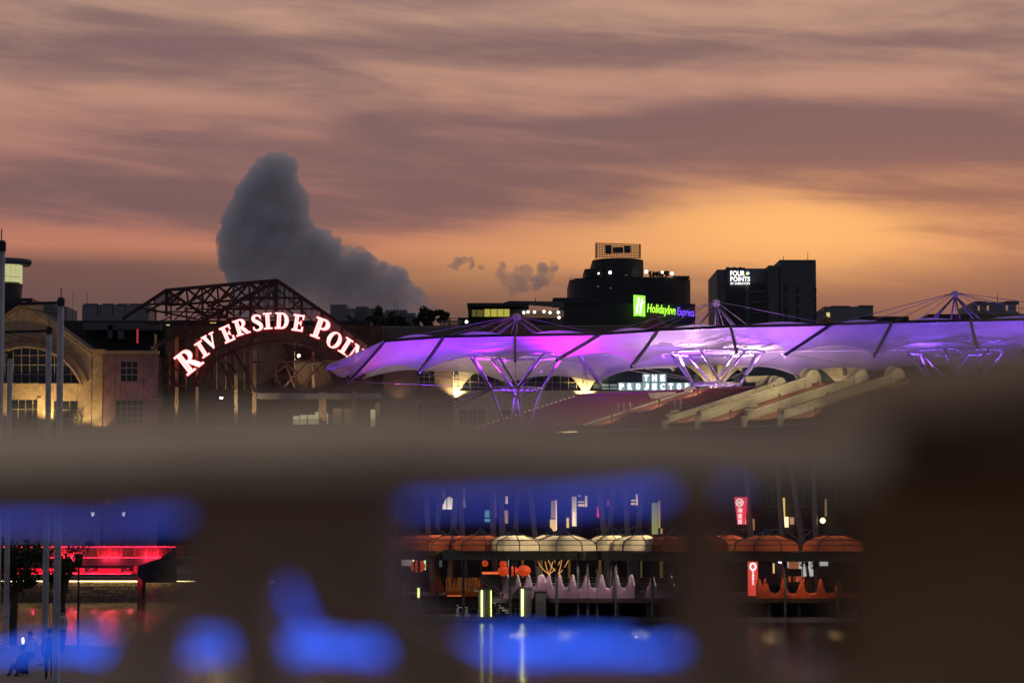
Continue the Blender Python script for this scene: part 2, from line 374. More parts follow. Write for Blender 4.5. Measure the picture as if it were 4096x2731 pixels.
def crown(mb, c, rad, n, leaf, rnd, shells=7):
    cl = [V(c)] + [V(c) + V((rnd.uniform(-1, 1) * rad[0] * .75, rnd.uniform(-1, 1) * rad[1] * .75, rnd.uniform(-.8, .9) * rad[2] * .8)) for _ in range(shells)]
    for i in range(n):
        q = rnd.choice(cl); d = V((rnd.gauss(0, 1), rnd.gauss(0, 1), rnd.gauss(0, 1))).normalized() * (rnd.random() ** .45)
        p = q + V((d.x * rad[0], d.y * rad[1], d.z * rad[2])) * rnd.uniform(.25, .55)
        a = V((rnd.gauss(0, 1), rnd.gauss(0, 1), rnd.gauss(0, 1))).normalized(); b_ = a.cross(V((rnd.gauss(0, 1), rnd.gauss(0, 1), rnd.gauss(0, 1)))).normalized()
        s = leaf * rnd.uniform(.6, 1.3)
        mb.add([p - a * s, p + b_ * s * .45, p + a * s, p - b_ * s * .45], [(0, 1, 2, 3)])
    return mb
def tree(name, label, base, h, rad, n, leaf, seed, group=None, m=None, trunk_r=.2):
    rnd = random.Random(seed); o = thing(name, label, 'tree', base, group); bx, by, bz = base
    tb = MB(); tb.tube((bx, by, bz), (bx + .1, by, bz + h * .55), trunk_r, trunk_r * .6)
    for k in range(5):
        a = k * 1.3 + seed; tb.tube((bx + .1, by, bz + h * (.4 + .03 * k)), (bx + cos(a) * rad[0] * .6, by + sin(a) * rad[1] * .6, bz + h * .75 + .2 * k), trunk_r * .5, trunk_r * .15, 5)
    tb.build('trunk', mat('bark', (.06, .045, .035), .9), o)
    crown(MB(), (bx, by, bz + h - rad[2] * .8), rad, n, leaf, rnd).build('crown', m or mat('dark foliage', (.035, .05, .025), .8, var=.3, scale=6), o)
    return o
tree('promenade_tree', 'dark leafy tree on the left promenade in front of the red lit bridge', (MX(60, 97.5), 97.5, 3.0), 4.3, (1.9, 1.4, 1.3), 2600, .13, 3)
tree('promenade_tree', 'small dark shrub tree between the slim posts and the red railing', (MX(250, 95), 95, 3.0), 3.7, (.75, .7, .8), 900, .10, 9)
px = MX(322, 94); o = thing('planter', 'dark tapered planter raised on a post before the red railing', 'planter', (px, 94, 2.6))
MB().tube((px, 94, 0), (px, 94, 6.2), .04).build('post', M_darksteel, o)
MB().lathe([(.11, 6.15), (.19, 6.65), (.17, 6.66)], (px, 94, 0), 12).build('pot', M_darksteel, o, True)
crown(MB(), (px, 94, 6.9), (.6, .5, .35), 260, .06, random.Random(4)).build('leaves', MATS['dark foliage'], o)

# ------------------------------------------------------------------ people on the left promenade
def person(name, label, loc, face, shirt, trousers, sit=True, scale=1.0):
    o = thing(name, label, 'person', loc); o.rotation_euler = (0, 0, face); o.scale = (scale,) * 3
    me = bpy.data.meshes.new('body')
    if sit:
        P = [(0, 0, .14, .15), (0, .02, .40, .145), (0, .05, .58, .10), (0, .04, .68, .055), (0, .07, .78, .085), (0, .08, .88, .075),
             (.10, 0, .12, .10), (.15, .38, .34, .075), (.15, .50, .05, .05), (.15, .62, .03, .035),
             (-.10, 0, .12, .10), (-.15, .38, .36, .075), (-.15, .48, .05, .05), (-.15, .60, .03, .035),
             (.19, .03, .56, .065), (.23, .12, .32, .05), (.16, .34, .36, .036), (.13, .40, .36, .03),
             (-.19, .03, .56, .065), (-.23, .12, .32, .05), (-.16, .34, .38, .036), (-.13, .40, .37, .03)]
    else:
        P = [(0, 0, .95, .14), (0, 0, 1.2, .14), (0, 0, 1.40, .10), (0, 0, 1.50, .055), (0, .02, 1.60, .08), (0, .02, 1.70, .075),
             (.09, 0, .88, .09), (.10, .02, .48, .065), (.10, 0, .08, .045), (.11, .12, .035, .035),
             (-.09, 0, .88, .09), (-.10, .02, .48, .065), (-.10, 0, .08, .045), (-.11, .12, .035, .035),
             (.19, 0, 1.38, .065), (.24, -.02, 1.12, .05), (.22, .12, .92, .036), (.21, .18, .87, .03),
             (-.19, 0, 1.38, .065), (-.24, -.02, 1.12, .05), (-.22, .06, .86, .036), (-.21, .1, .80, .03)]
    E = [(0, 1), (1, 2), (2, 3), (3, 4), (4, 5), (0, 6), (6, 7), (7, 8), (8, 9), (0, 10), (10, 11), (11, 12), (12, 13), (2, 14), (14, 15), (15, 16), (16, 17), (2, 18), (18, 19), (19, 20), (20, 21)]
    me.from_pydata([p[:3] for p in P], E, []); me.update()
    ob = bpy.data.objects.new('body', me); COL.objects.link(ob); ob.parent = o
    sk = ob.modifiers.new('skin', 'SKIN'); ob.modifiers.new('sub', 'SUBSURF').render_levels = 2
    for i, p in enumerate(P):
        me.skin_vertices[0].data[i].radius = (p[3], p[3]); me.skin_vertices[0].data[i].use_root = (i == 0)
    mm = bpy.data.materials.new('person cloth and skin'); mm.use_nodes = True; tt = mm.node_tree; bb = tt.nodes['Principled BSDF']; bb.inputs['Roughness'].default_value = .8
    cc = nd(tt, 'ShaderNodeTexCoord'); ss = nd(tt, 'ShaderNodeSeparateXYZ'); tt.links.new(cc.outputs['Object'], ss.inputs[0])
    hmax = 1.8 if not sit else .95; a = (.22 if sit else .95) / hmax; c_ = (.66 if sit else 1.48) / hmax
    cr = ramp(tt, mth(tt, 'DIVIDE', ss.outputs[2], hmax), [(0, trousers), (a, shirt), (c_, (.35, .22, .16))], 'CONSTANT'); tt.links.new(cr, bb.inputs['Base Color'])
    me.materials.append(mm)
    hz = .86 if sit else 1.68; hy = .07 if sit else .01
    hb = MB().ball((0, hy, hz + .02), .10, 10, 8); hb.v = [p for p in hb.v]
    h = hb.build('hair', mat('dark hair', (.015, .012, .01), .6), None, True); h.parent = o
    return o
G_P = 'people on the left promenade'
person('person', 'person in a white shirt sitting on the left promenade between two slim posts', (MX(135, 88), 88, 3.0), .4, (.62, .62, .62), (.05, .05, .07))
person('person', 'person in dark clothes sitting by the promenade edge', (MX(110, 78.5), 78.5, 3.0), 2.6, (.03, .03, .035), (.02, .02, .025))
person('person', 'person in an olive top standing at the promenade edge', (MX(210, 76), 76, 3.0), .2, (.06, .06, .03), (.03, .03, .04), False, .9)
person('person', 'person in pale clothes walking on the promenade with a glowing handset', (MX(262, 91), 91, 3.0), 1.2, (.42, .42, .45), (.1, .1, .14), False, .95)
q = W(92, 2560, 89); o = thing('lantern', 'small bright white lantern on the promenade beside the white shirted person', 'lantern', (q.x, q.y, 3.0))
MB().tube((q.x, q.y, 3.0), (q.x, q.y, q.z - .05), .03).build('stem', M_darksteel, o)
MB().lathe([(.03, -.12), (.05, 0), (.03, .1)], q, 8).build('lamp_shade', emi('lantern white', (.9, .95, 1), 4), o, True)

# ------------------------------------------------------------------ red lit footbridge
bx0, bx1 = MX(-500, 225), MX(1250, 225)
zdeck_t = W(300, 2231, 225).z; zdeck_b = W(300, 2262, 225).z; zrail = W(300, 2183, 225).z; zs = W(300, 2292, 225).z
rb = thing('footbridge', 'low footbridge over the river with railing and underside lit red', 'bridge', (bx0, 227, 0))
M_deck = mat('bridge concrete', (.10, .095, .095), .8)
MB().box((bx0, 225, zdeck_b), (bx1, 232, zdeck_t)).build('deck', M_deck, rb)
M_redrail = mat('red lit railing paint', (.55, .16, .17), .5)
MB().box((bx0, 224.96, zrail - .05), (bx1, 225.06, zrail + .03)).build('hand_rail', M_redrail, rb)
MB().box((bx0, 225.0, zdeck_t + .10), (bx1, 225.05, zdeck_t + .15)).build('lower_rail', M_redrail, rb)
bxl = MX(705, 225)
MB().tube((bx0, 225.10, zrail - .09), (bxl, 225.10, zrail - .09), .022).build('light_strip', emi('red strip', (1, .015, .06), 9), rb)
MB().tube((bx0, 225.25, zdeck_t + .03), (bxl, 225.25, zdeck_t + .03), .02).build('light_strip', emi('red strip low', (1, .012, .045), 7), rb)
pxs = [56 + 48.6 * k for k in range(0, 15)]
bm_me = None
for i, p in enumerate(pxs):
    x = MX(p, 225); MB().box((x - .05, 224.93, zdeck_t), (x + .05, 225.09, zrail - .02)).build('rail_post', M_redrail, rb)
    for k in range(1, 7):
        xx = x + k * 48.6 / 7 * 225 / F
        if bm_me is None:
            bo = MB().box((xx - .025, 225.0, zdeck_t + .14), (xx + .025, 225.04, zrail - .06)).build('baluster', M_redrail, rb); bm_me = (bo, xx)
        else:
            c = bm_me[0].copy(); COL.objects.link(c); c.location.x = xx - bm_me[1]
for x0p, x1p in ((-500, 350), (365, 495), (510, 560)):
    MB().box((MX(x0p, 231), 230.6, zs), (MX(x1p, 231), 231.4, zdeck_b - .003)).build('girder_web', M_redrail, rb)
MB().box((bx0, 226.0, zs - .12), (MX(540, 228), 230.4, zs)).build('lower_slab', M_redrail, rb)
for p in (355, 500):
    x = MX(p, 226); pf = [(x, 225.4, zdeck_b - .003), (x, 230, zdeck_b - .003), (x, 230, zs + .1), (x, 228.5, zs + .12), (x, 226.3, zdeck_b - .35)]
    MB().prism(pf, (.32, 0, 0)).build('bracket', M_deck, rb)
x = MX(559, 226); MB().lathe([(.38, -1), (.38, zs - .3), (.55, zs - .1), (.55, zs + .3), (.55, zdeck_b - .003)], (x, 228, 0), 16).build('pier', M_deck, rb, True)
MB().prism([W(700, 2190, 223.5), W(640, 2232, 223.5), W(552, 2262, 223.5), W(548, 2300, 223.5), W(575, 2330, 223.5), W(700, 2330, 223.5)], (0, 1.2, 0)).build('abutment', mat('dark abutment', (.04, .04, .042), .8), rb)
MB().box((bx0, 225.1, zdeck_b - .24), (MX(540, 225), 225.25, zdeck_b - .003)).build('added_lamp_screen', M_deck, rb)  # added lip that keeps lamp reflections off the water
for p in (140, 230, 300, 380, 450, 530):
    lamp(rb, (MX(p, 226), 225.75, zdeck_b - .10), (1, .025, .08), 800, size=.06)
    MB().box((MX(p, 226) - .12, 225.4, zdeck_b - .05), (MX(p, 226) + .12, 225.65, zdeck_b - .003)).build('lamp_housing', M_darksteel, rb)
for p in (260, 430, 590):
    x = MX(p, 225); lamp(rb, (x, 224.5, zdeck_t + .1), (1, .03, .08), 100, size=.15); lamp(rb, (x + .9, 224.5, zdeck_t + .1), (1, .03, .08), 100, size=.15)

# river wall behind the bridge, strip light along its coping
wall = thing('river_wall', 'rough stone river wall lit by a thin warm strip under its coping', 'wall', (MX(450, 238), 239.5, 0))
rnd = random.Random(5); Dw = 238.5; M_rub = mat('rubble stone', (.30, .25, .17), .9, scale=5, var=.25, bump=.6)
wx0, wx1 = MX(-300, Dw), MX(1100, Dw); ztop = W(400, 2322, Dw).z
MB().box((wx0, Dw + .05, -1), (wx1, Dw + 2.2, ztop)).build('wall_core', mat('wall mortar', (.12, .10, .075), .9), wall)
zz = -.2
while zz < ztop - .25:
    hh = rnd.uniform(.26, .42); xx = MX(215, Dw) + rnd.uniform(0, .5); zt = min(zz + hh - .04, ztop - .02)
    while xx < MX(690, Dw):
        ll = rnd.uniform(.5, 1.1); d = rnd.uniform(.0, .1); p = [(xx, Dw - d, zz), (xx + ll - .05, Dw - d, zz), (xx + ll - .05, Dw + .06, zz), (xx, Dw + .06, zz), (xx + .04, Dw - d + .03, zt), (xx + ll - .1, Dw - d + .03, zt), (xx + ll - .05, Dw + .06, zt), (xx, Dw + .06, zt)]
        MB().hexa(p).build('stone', M_rub, wall); xx += ll
    zz += hh
MB().box((wx0, Dw - .30, ztop), (wx1, Dw + 2.2, ztop + .35)).build('coping', M_conc, wall)
MB().tube((wx0, Dw - .22, ztop - .03), (wx1, Dw - .22, ztop - .03), .022).build('light_strip', emi('warm strip', (1, .72, .30), 14), wall)

# ------------------------------------------------------------------ wall helpers (photo pixels at distance D)
def zpx(y, D): return W(2048, y, D).z
def xpx(x, y, D): return W(x, y, D).x
def prect(mb, x0, y0, x1, y1, D, th=.4):
    a = W(x0, y1, D); c = W(x1, y0, D); return mb.box((a.x, D, a.z), (c.x, D + th, c.z))
def holed(mb, x0, y0, x1, y1, holes, D, th=.4):
    """wall rectangle in photo pixels with rectangular openings"""
    xs = sorted({x0, x1} | {h[0] for h in holes} | {h[2] for h in holes}); ys = sorted({y0, y1} | {h[1] for h in holes} | {h[3] for h in holes})
    for i in range(len(xs) - 1):
        for j in range(len(ys) - 1):
            cx, cy = (xs[i] + xs[i + 1]) / 2, (ys[j] + ys[j + 1]) / 2
            if any(h[0] < cx < h[2] and h[1] < cy < h[3] for h in holes): continue
            prect(mb, xs[i], ys[j], xs[i + 1], ys[j + 1], D, th)
    return mb
def window(parent, x0, y0, x1, y1, D, nx, ny, mg=None, mf=None, bar=.07):
    """frame part with bars and one pane per light"""
    mg = mg or M_glass; mf = mf or M_frame; a = W(x0, y1, D); c = W(x1, y0, D)
    f = MB(); wd = (c.x - a.x) / nx; ht = (c.z - a.z) / ny
    for i in range(nx + 1): f.box((a.x + i * wd - bar / 2, D + .10, a.z), (a.x + i * wd + bar / 2, D + .18, c.z))
    for j in range(ny + 1): f.box((a.x, D + .095, a.z + j * ht - bar / 2), (c.x, D + .175, a.z + j * ht + bar / 2))
    fo = f.build('window', mf, parent)
    for i in range(nx):
        for j in range(ny):
            MB().box((a.x + i * wd + bar / 2, D + .13, a.z + j * ht + bar / 2), (a.x + (i + 1) * wd - bar / 2, D + .15, a.z + (j + 1) * ht - bar / 2)).build('pane', mg if not callable(mg) else mg(i, j), fo)
    return fo
GZ = 2.6

# ------------------------------------------------------------------ arched gable hall (far left)
D = 285
hall = thing('gable_hall', 'sandstone gabled hall with a big arched window, lit warm from below', 'building', (MX(100, D), D, GZ))
cxp, R_, yc_, ybot = 102, 240.5, 1628.5, 1536
def roof_y(x): return 1214 + abs(x - 97) * (199 / 270.0)
mb = MB(); N = 60; xs = [-173 + (367 + 173) * i / N for i in range(N + 1)]
def arc_y(x): return (yc_ - sqrt(max(0, R_ * R_ - (x - cxp) ** 2))) if abs(x - cxp) < 222 else ybot
for a, b2 in zip(xs[:-1], xs[1:]):
    pa, pb, pc, pd = W(a, min(ybot, arc_y(a)), D), W(b2, min(ybot, arc_y(b2)), D), W(b2, roof_y(b2), D), W(a, roof_y(a), D)
    o_ = V((0, .5, 0)); mb.hexa([pa, pb, pb + o_, pa + o_, pd, pc, pc + o_, pd + o_])
doors = [(42, 1597, 160, 1720), (213, 1602, 310, 1720)]
holed(mb, -173, 1536, 367, 1720, doors, D, .5)
a = W(-173, 1720, D); c = W(367, 1720, D); mb.box((a.x, D, GZ), (c.x, D + .5, a.z))
mb.build('wall', M_sand, hall)
a = W(-173, 1413, D); c = W(367, 1413, D); ap = W(97, 1214, D)
MB().prism([a + V((0, .5, 0)), c + V((0, .5, 0)), ap + V((0, .5, 0))], (0, 14, 0)).build('roof', mat('dark roof', (.05, .04, .04), .8), hall)
MB().box((a.x + .3, D + 2.5, GZ), (c.x - .3, D + 14, a.z)).build('rear_block', M_black, hall)
for k, off in enumerate((0, 14)):
    mb = MB()
    for s in (-1, 1):
        e = 367 if s > 0 else -173
        mb.beam(W(97, 1207 + off, D - .15 + .1 * k), W(e + s * 6, roof_y(e) - 3 + off, D - .15 + .1 * k), .35 - .1 * k, .22)
    mb.build('cornice', M_sand, hall)
for rr, th, dd, mm in ((1.0, .26, .25, M_sand), (1.13, .5, .18, mat('dark arch band', (.14, .09, .06), .85))):
    mb = MB(); pts = []
    for i in range(33):
        an = RAD(203) + (RAD(337) - RAD(203)) * i / 32; pts.append(W(cxp + R_ * rr * cos(an), yc_ + R_ * rr * sin(an), D - dd / 2))
    pts = [p for p in pts if p.z > zpx(ybot + 2, D)]
    for p, q_ in zip(pts[:-1], pts[1:]): mb.beam(p, q_, th, dd)
    mb.build('arch_trim', mm, hall)
xs = [cxp - 214 + 33 * i for i in range(14)]; ys = [1388, 1421, 1459, 1497, 1534]
fr = MB()
for x in xs: 
    t_ = max(arc_y(x), 1388); pa, pb = W(x, 1534, D + .25), W(x, t_, D + .25); fr.beam(pa, pb, .08)
for y in ys[1:]:
    hw = sqrt(max(0, R_ ** 2 - (yc_ - y) ** 2)); fr.beam(W(cxp - hw, y, D + .24), W(cxp + hw, y, D + .24), .08)
wf = fr.build('arched_window', M_frame, hall)
for i in range(len(xs) - 1):
    for j in range(4):
        xa, xb = xs[i] + 1.5, xs[i + 1] - 1.5; yb = ys[j + 1] - 1.5; ta, tb = max(arc_y(xa), ys[j] + 1.5), max(arc_y(xb), ys[j] + 1.5)
        if ta > yb - 1 and tb > yb - 1: continue
        p = [W(xa, yb, D + .28), W(xb, yb, D + .28), W(xb, min(tb, yb), D + .28), W(xa, min(ta, yb), D + .28)]
        MB().prism(p, (0, .03, 0)).build('pane', M_glass, wf)
MB().box((W(-173, 1536, D).x, D - .25, zpx(1541, D)), (W(328, 1536, D).x, D - .003, zpx(1533, D))).build('window_sill', M_sand, hall)
window(hall, 42, 1597, 160, 1715, D, 4, 3); window(hall, 213, 1602, 310, 1715, D, 3, 3)
MB().box((W(150, 1600, D).x, D - .12, zpx(1720, D)), (W(166, 1600, D).x, D - .003, zpx(1590, D))).build('door_jamb', M_sand, hall)
prect(MB(), 367, 1405, 412, 1730, D - .3, .9).build('corner_pier', M_sand, hall)
prect(MB(), 360, 1396, 418, 1408, D - .45, 1.2).build('pier_cap', M_sand, hall)
a = W(367, 1730, D); c = W(412, 1730, D); MB().box((a.x, D - .3, GZ), (c.x, D + .6, a.z - .003)).build('pier_base', M_sand, hall)
for (x, y, e, ty) in ((195, 1700, 620, 1500), (330, 1720, 260, 1500), (60, 1700, 220, 1480), (395, 1725, 170, 1560)):
    p = W(x, y, D - 2.0); lamp(hall, p, (1, .70, .30), e * 3.2, W(x, ty, D), 110, .08)
    MB().box(p + V((-.12, -.12, -.28)), p + V((.12, .12, -.05))).build('floodlight', M_darksteel, hall)
MB().box((W(-173, 1725, D).x, D - 3.2, zpx(1738, D)), (W(420, 1725, D).x, D - .003, zpx(1728, D))).build('balcony', M_sand, hall)
p = W(305, 1690, D - 1); bush = thing('balcony_shrub', 'small bright green potted shrub lit by the hall floodlight', 'shrub', (p.x, p.y, zpx(1728, D)))
MB().lathe([(.2, 0), (.3, .5)], (p.x, p.y, zpx(1728, D)), 10).build('pot', M_conc, bush)
crown(MB(), p + V((0, 0, .5)), (.8, .6, 1.0), 500, .10, random.Random(2)).build('leaves', mat('leaf green', (.09, .11, .03), .7, var=.3, scale=6), bush)

# lantern tower at the left edge
D = 292
tw = thing('lantern_tower', 'dark round tower with a glowing lantern room under a flat slab roof', 'tower', (MX(22, D), D, GZ)); cx = MX(22, D)
def rz(pxw): return pxw * D / F
M_lant = mat('lantern glazing', (.5, .5, .3), .5, emit=(.85, .85, .38), es=.55, var=.3, scale=1.5)
MB().lathe([(rz(55), GZ), (rz(55), zpx(1195, D)), (rz(60), zpx(1138, D))], (cx, D, 0), 24).build('shaft', M_black, tw, True)
for k in range(16):
    a0 = 2 * pi * k / 16; a1 = a0 + 2 * pi / 16 * .94; r = rz(58)
    for z0, z1 in ((zpx(1132, D), zpx(1112, D)), (zpx(1110, D), zpx(1062, D))):
        MB().prism([(cx + r * cos(a0), D + r * sin(a0), z0), (cx + r * cos(a1), D + r * sin(a1), z0), (cx + r * cos(a1), D + r * sin(a1), z1), (cx + r * cos(a0), D + r * sin(a0), z1)], (-.03 * cos(a0), -.03 * sin(a0), 0)).build('pane', M_lant, tw)
MB().lathe([(rz(50), zpx(1140, D)), (rz(50), zpx(1060, D))], (cx, D, 0), 16).build('lantern_core', M_conc, tw)
MB().lathe([(rz(88), zpx(1062, D)), (rz(95), zpx(1050, D)), (rz(92), zpx(1040, D))], (cx, D, 0), 32).build('roof', M_slate, tw)
MB().box((cx - rz(120), D - 1, GZ), (cx + rz(106), D + 6, zpx(1195, D))).build('base_block', M_black, tw)

# ------------------------------------------------------------------ pink tower block
D = 284
pk = thing('tower_block', 'pinkish rendered tower block with gridded windows beside the steel gable', 'building', (MX(520, D), D, GZ))
wn = [(482, 1444, 551, 1525), (462, 1600, 574, 1699), (462, 1732, 574, 1830), (462, 1870, 574, 1960)]
mb = holed(MB(), 412.5, 1413, 630, 1980, wn, D, .5); a = W(412.5, 1980, D); c = W(630, 1980, D); mb.box((a.x, D, GZ), (c.x, D + .5, a.z)); mb.build('wall', M_pink, pk)
MB().box((W(420, 1420, D).x, D + 1.2, GZ), (W(625, 1420, D).x, D + 12, zpx(1420, D))).build('rear_block', M_black, pk)
for (h, nx, ny) in zip(wn, (3, 5, 5, 5), (3, 4, 4, 4)): window(pk, *h, D, nx, ny)
prect(MB(), 408, 1402, 634, 1414, D - .25, .9).build('cornice', M_sand, pk); prect(MB(), 600, 1592, 634, 1599, D - .2, .3).build('string_course', M_sand, pk)
prect(MB(), 604, 1600, 631, 1980, D - .15, .148).build('pilaster', M_pink, pk)
for (x, y, tx, ty, e) in ((432, 2046, 432, 1900, 90), (606, 2046, 606, 1900, 90)):
    p = W(x, y, D - .9); lamp(pk, p, (1, .72, .42), e * 2.2, W(tx, ty, D), 75, .1); MB().box(p - V((.15, .15, .25)), p + V((.15, .15, -.06))).build('uplight', M_darksteel, pk)
for (x, y) in ((520, 1740), (560, 1600)):
    p = W(x, y, D - 3); lamp(pk, p, (1, .75, .55), 60, W(x, y - 150, D), 120, .2)
for (x, y) in ((495, 2056), (371, 2056)):
    p = W(x, y, 276); o = thing('street_lamp', 'white cup shaped lamp on a slim post below the pink tower', 'lamp', (p.x, p.y, GZ), 'white cup lamps on the far promenade')
    MB().tube((p.x, p.y, GZ), p - V((0, 0, .2)), .04).build('post', M_darksteel, o)
    MB().lathe([(.10, -.22), (.20, .2), (.18, .24)], p, 12).build('lamp_shade', emi('lamp cup', (.8, .9, 1), 2.2), o, True)

# ------------------------------------------------------------------ steel and glass pavilion carrying the sign
D = 288
def C2(x, y, d=0): return W(500 + x / 1.96, 1000 + y / 1.96, D + d)
pv = thing('steel_pavilion', 'dark steel truss pavilion with glazed gable behind the glowing sign', 'building', (C2(900, 900).x, D, GZ))
def member(a, b2, wd=.3, d=0, d2=None, name='truss_member', m=None):
    return MB().beam(C2(*a, d), C2(*b2, d if d2 is None else d2), wd, wd * .9).build(name, m or M_glowsteel, pv)
BK = 13.0
member((1190, 238), (1935, 748), .5, name='rafter'); member((1190, 238), (205, 775), .5, name='rafter')
member((1190, 238), (325, 315), .42, 0, BK, 'ridge_beam'); member((1190, 372), (345, 432), .3, 0, BK, 'truss_chord')
ridge = lambda s: (1190 + (325 - 1190) * s, 238 + 77 * s); low = lambda s: (1190 + (345 - 1190) * s, 372 + 60 * s)
st = [0.0, .13, .25, .395, .54, .68, .82, 1.0]
for i, s in enumerate(st):
    if i: member(ridge(s), low(s), .22, BK * s)
    if i < len(st) - 1:
        s2 = st[i + 1]; member(ridge(s), low(s2), .2, BK * s, BK * s2); member(low(s), ridge(s2), .2, BK * s, BK * s2)
member((325, 315), (-20, 540), .42, BK, name='rafter'); member((325, 315), (640, 520), .42, BK, name='rafter'); member((325, 315), (325, 520), .3, BK)
member((160, 425), (470, 425), .25, BK); member((230, 375), (230, 430), .15, BK); member((420, 375), (420, 430), .15, BK)
member((110, 450), (560, 540), .25, BK, 4)
member((640, 470), (1190, 440), .25, 6, 2); member((480, 480), (960, 560), .2, 8, 4); member((760, 380), (560, 560), .2, 8); member((905, 370), (905, 520), .22, 7); member((700, 390), (860, 520), .2, 8, 5)
for a, b2, wd in (((1185, 245), (1185, 700), .42), ((985, 352), (985, 720), .36), ((1387, 375), (1387, 720), .36), ((985, 372), (1387, 378), .26), ((860, 460), (1520, 462), .22),
                  ((1185, 300), (985, 470), .2), ((1185, 300), (1387, 470), .2), ((985, 372), (1085, 470), .2), ((1387, 378), (1290, 470), .2), ((1050, 320), (1050, 470), .14), ((1120, 285), (1120, 470), .12),
                  ((1250, 285), (1250, 470), .12), ((1320, 330), (1320, 470), .14), ((800, 470), (800, 640), .3), ((1545, 485), (1545, 660), .3), ((640, 555), (640, 700), .26), ((1700, 590), (1700, 760), .26),
                  ((800, 470), (985, 640), .18), ((1387, 470), (1545, 640), .18), ((640, 560), (800, 700), .18), ((1545, 500), (1700, 720), .18), ((1800, 660), (1800, 1000), .3), ((480, 640), (480, 900), .26)):
    member(a, b2, wd, .1)
for s_ in (.25, .54, .82):
    r0 = ridge(s_); dd = BK * s_; k_ = 1 - .045 * s_
    member(r0, (r0[0] + 430 * k_, r0[1] + 300), .3, dd, name='rafter'); member(r0, (r0[0] - 330 * k_, r0[1] + 190), .3, dd, name='rafter')
    for q_ in (-240, -120, 130, 260): member((r0[0] + q_, r0[1] + abs(q_) * .68), (r0[0] + q_, r0[1] + 290), .18, dd)
    for q_ in (-240, -120, 0, 130): member((r0[0] + q_, r0[1] + 270), (r0[0] + q_ + 125, r0[1] + 100 + abs(q_) * .5), .15, dd)
    member((r0[0] - 260, r0[1] + 180), (r0[0] + 280, r0[1] + 190), .18, dd); member((r0[0] - 320, r0[1] + 275), (r0[0] + 380, r0[1] + 280), .2, dd)
# arch the letters ride on: two chords and webs
def arc_pts(k, n=22):
    out = []
    for i in range(n + 1):
        an = RAD(28 + 124 * i / n); out.append((1190 - 735 * k * cos(an), 1330 - 615 * k * sin(an)))
    return out
lo_a, hi_a = arc_pts(1.0), arc_pts(1.13)
for A in (lo_a, hi_a):
    mb = MB()
    for p, q_ in zip(A[:-1], A[1:]): mb.beam(C2(*p, .2), C2(*q_, .2), .34, .3)
    mb.build('arch_chord', M_glowsteel, pv)
for i in range(0, 22, 2):
    member(lo_a[i], hi_a[i + 1], .16, .2); member(hi_a[i + 1], lo_a[i + 2], .16, .2)
M_bronze = mat('bronze column', (.30, .21, .11), .6)
for x, y0, y1, wd in ((405, 670, 1700, .42), (565, 700, 1700, .34), (870, 800, 1700, .40), (1015, 780, 1700, .48), (1475, 800, 1080, .30), (240, 660, 1000, .3), (1550, 1110, 1700, .9), (1795, 1090, 1700, .5)):
    member((x, y0), (x, y1), wd, 1.2, name='column', m=M_bronze)
for a, b2 in (((250, 1065), (590, 1065)), ((990, 878), (1560, 872)), ((1020, 1110), (1900, 1100)), ((250, 830), (590, 1060)), ((590, 1060), (700, 860)), ((420, 1060), (250, 900)), ((930, 900), (1015, 1110)), ((1015, 1110), (1260, 900)),
              ((1110, 770), (1400, 1000)), ((1260, 900), (1340, 1100)), ((1170, 960), (1230, 1090)), ((1340, 1100), (1560, 880)), ((1475, 900), (1620, 1100)), ((1560, 880), (1720, 1090)), ((1700, 1000), (1620, 1100)), ((860, 800), (960, 980)),
              ((480, 900), (560, 1060)), ((1230, 1090), (1475, 830)), ((780, 870), (870, 960)), ((680, 900), (680, 1060)), ((750, 880), (860, 1100)), ((1640, 930), (1640, 1090)), ((1180, 880), (1180, 1100))):
    member(a, b2, .24, .9)
for x in (790, 935, 985, 1330, 720, 480, 350): member((x, 790), (x, 1090), .09, 2.6, name='mullion', m=M_bronze)
# glazing of the gable, pane by pane
M_gp = mat('gable glass', (.30, .36, .36), .15, spec=.5, bump=.02)
M_gp.node_tree.nodes['Principled BSDF'].inputs['Alpha'].default_value = .55
def gable_y(x): return 238 + (x - 1190) * (510 / 745.0) if x > 1190 else 238 + (1190 - x) * (537 / 985.0)
for i in range(10):
    xa, xb = 990 + i * 40 + 2, 990 + (i + 1) * 40 - 2
    for ya, yb in ((0, 372), (378, 460)):
        ta, tb = max(ya, gable_y(xa) + 8), max(ya, gable_y(xb) + 8)
        if min(ta, tb) > yb - 6: continue
        MB().prism([C2(xa, yb, .5), C2(xb, yb, .5), C2(xb, min(tb, yb), .5), C2(xa, min(ta, yb), .5)], (0, .03, 0)).build('pane', M_gp, pv)
for i in range(12):
    xa, xb = 1400 + i * 42 + 2, 1400 + (i + 1) * 42 - 2; ta, tb = gable_y(xa) + 10, gable_y(xb) + 10; yb = ta + 110
    MB().prism([C2(xa, yb, .5), C2(xb, yb + 20, .5), C2(xb, tb, .5), C2(xa, ta, .5)], (0, .03, 0)).build('pane', M_gp, pv)
for a, b2 in (((235, 385), (325, 330)), ((325, 330), (415, 385))):
    MB().prism([C2(a[0], 418, BK + .3), C2(b2[0], 418, BK + .3), C2(b2[0], b2[1], BK + .3), C2(a[0], a[1], BK + .3)], (0, .03, 0)).build('pane', M_gp, pv)
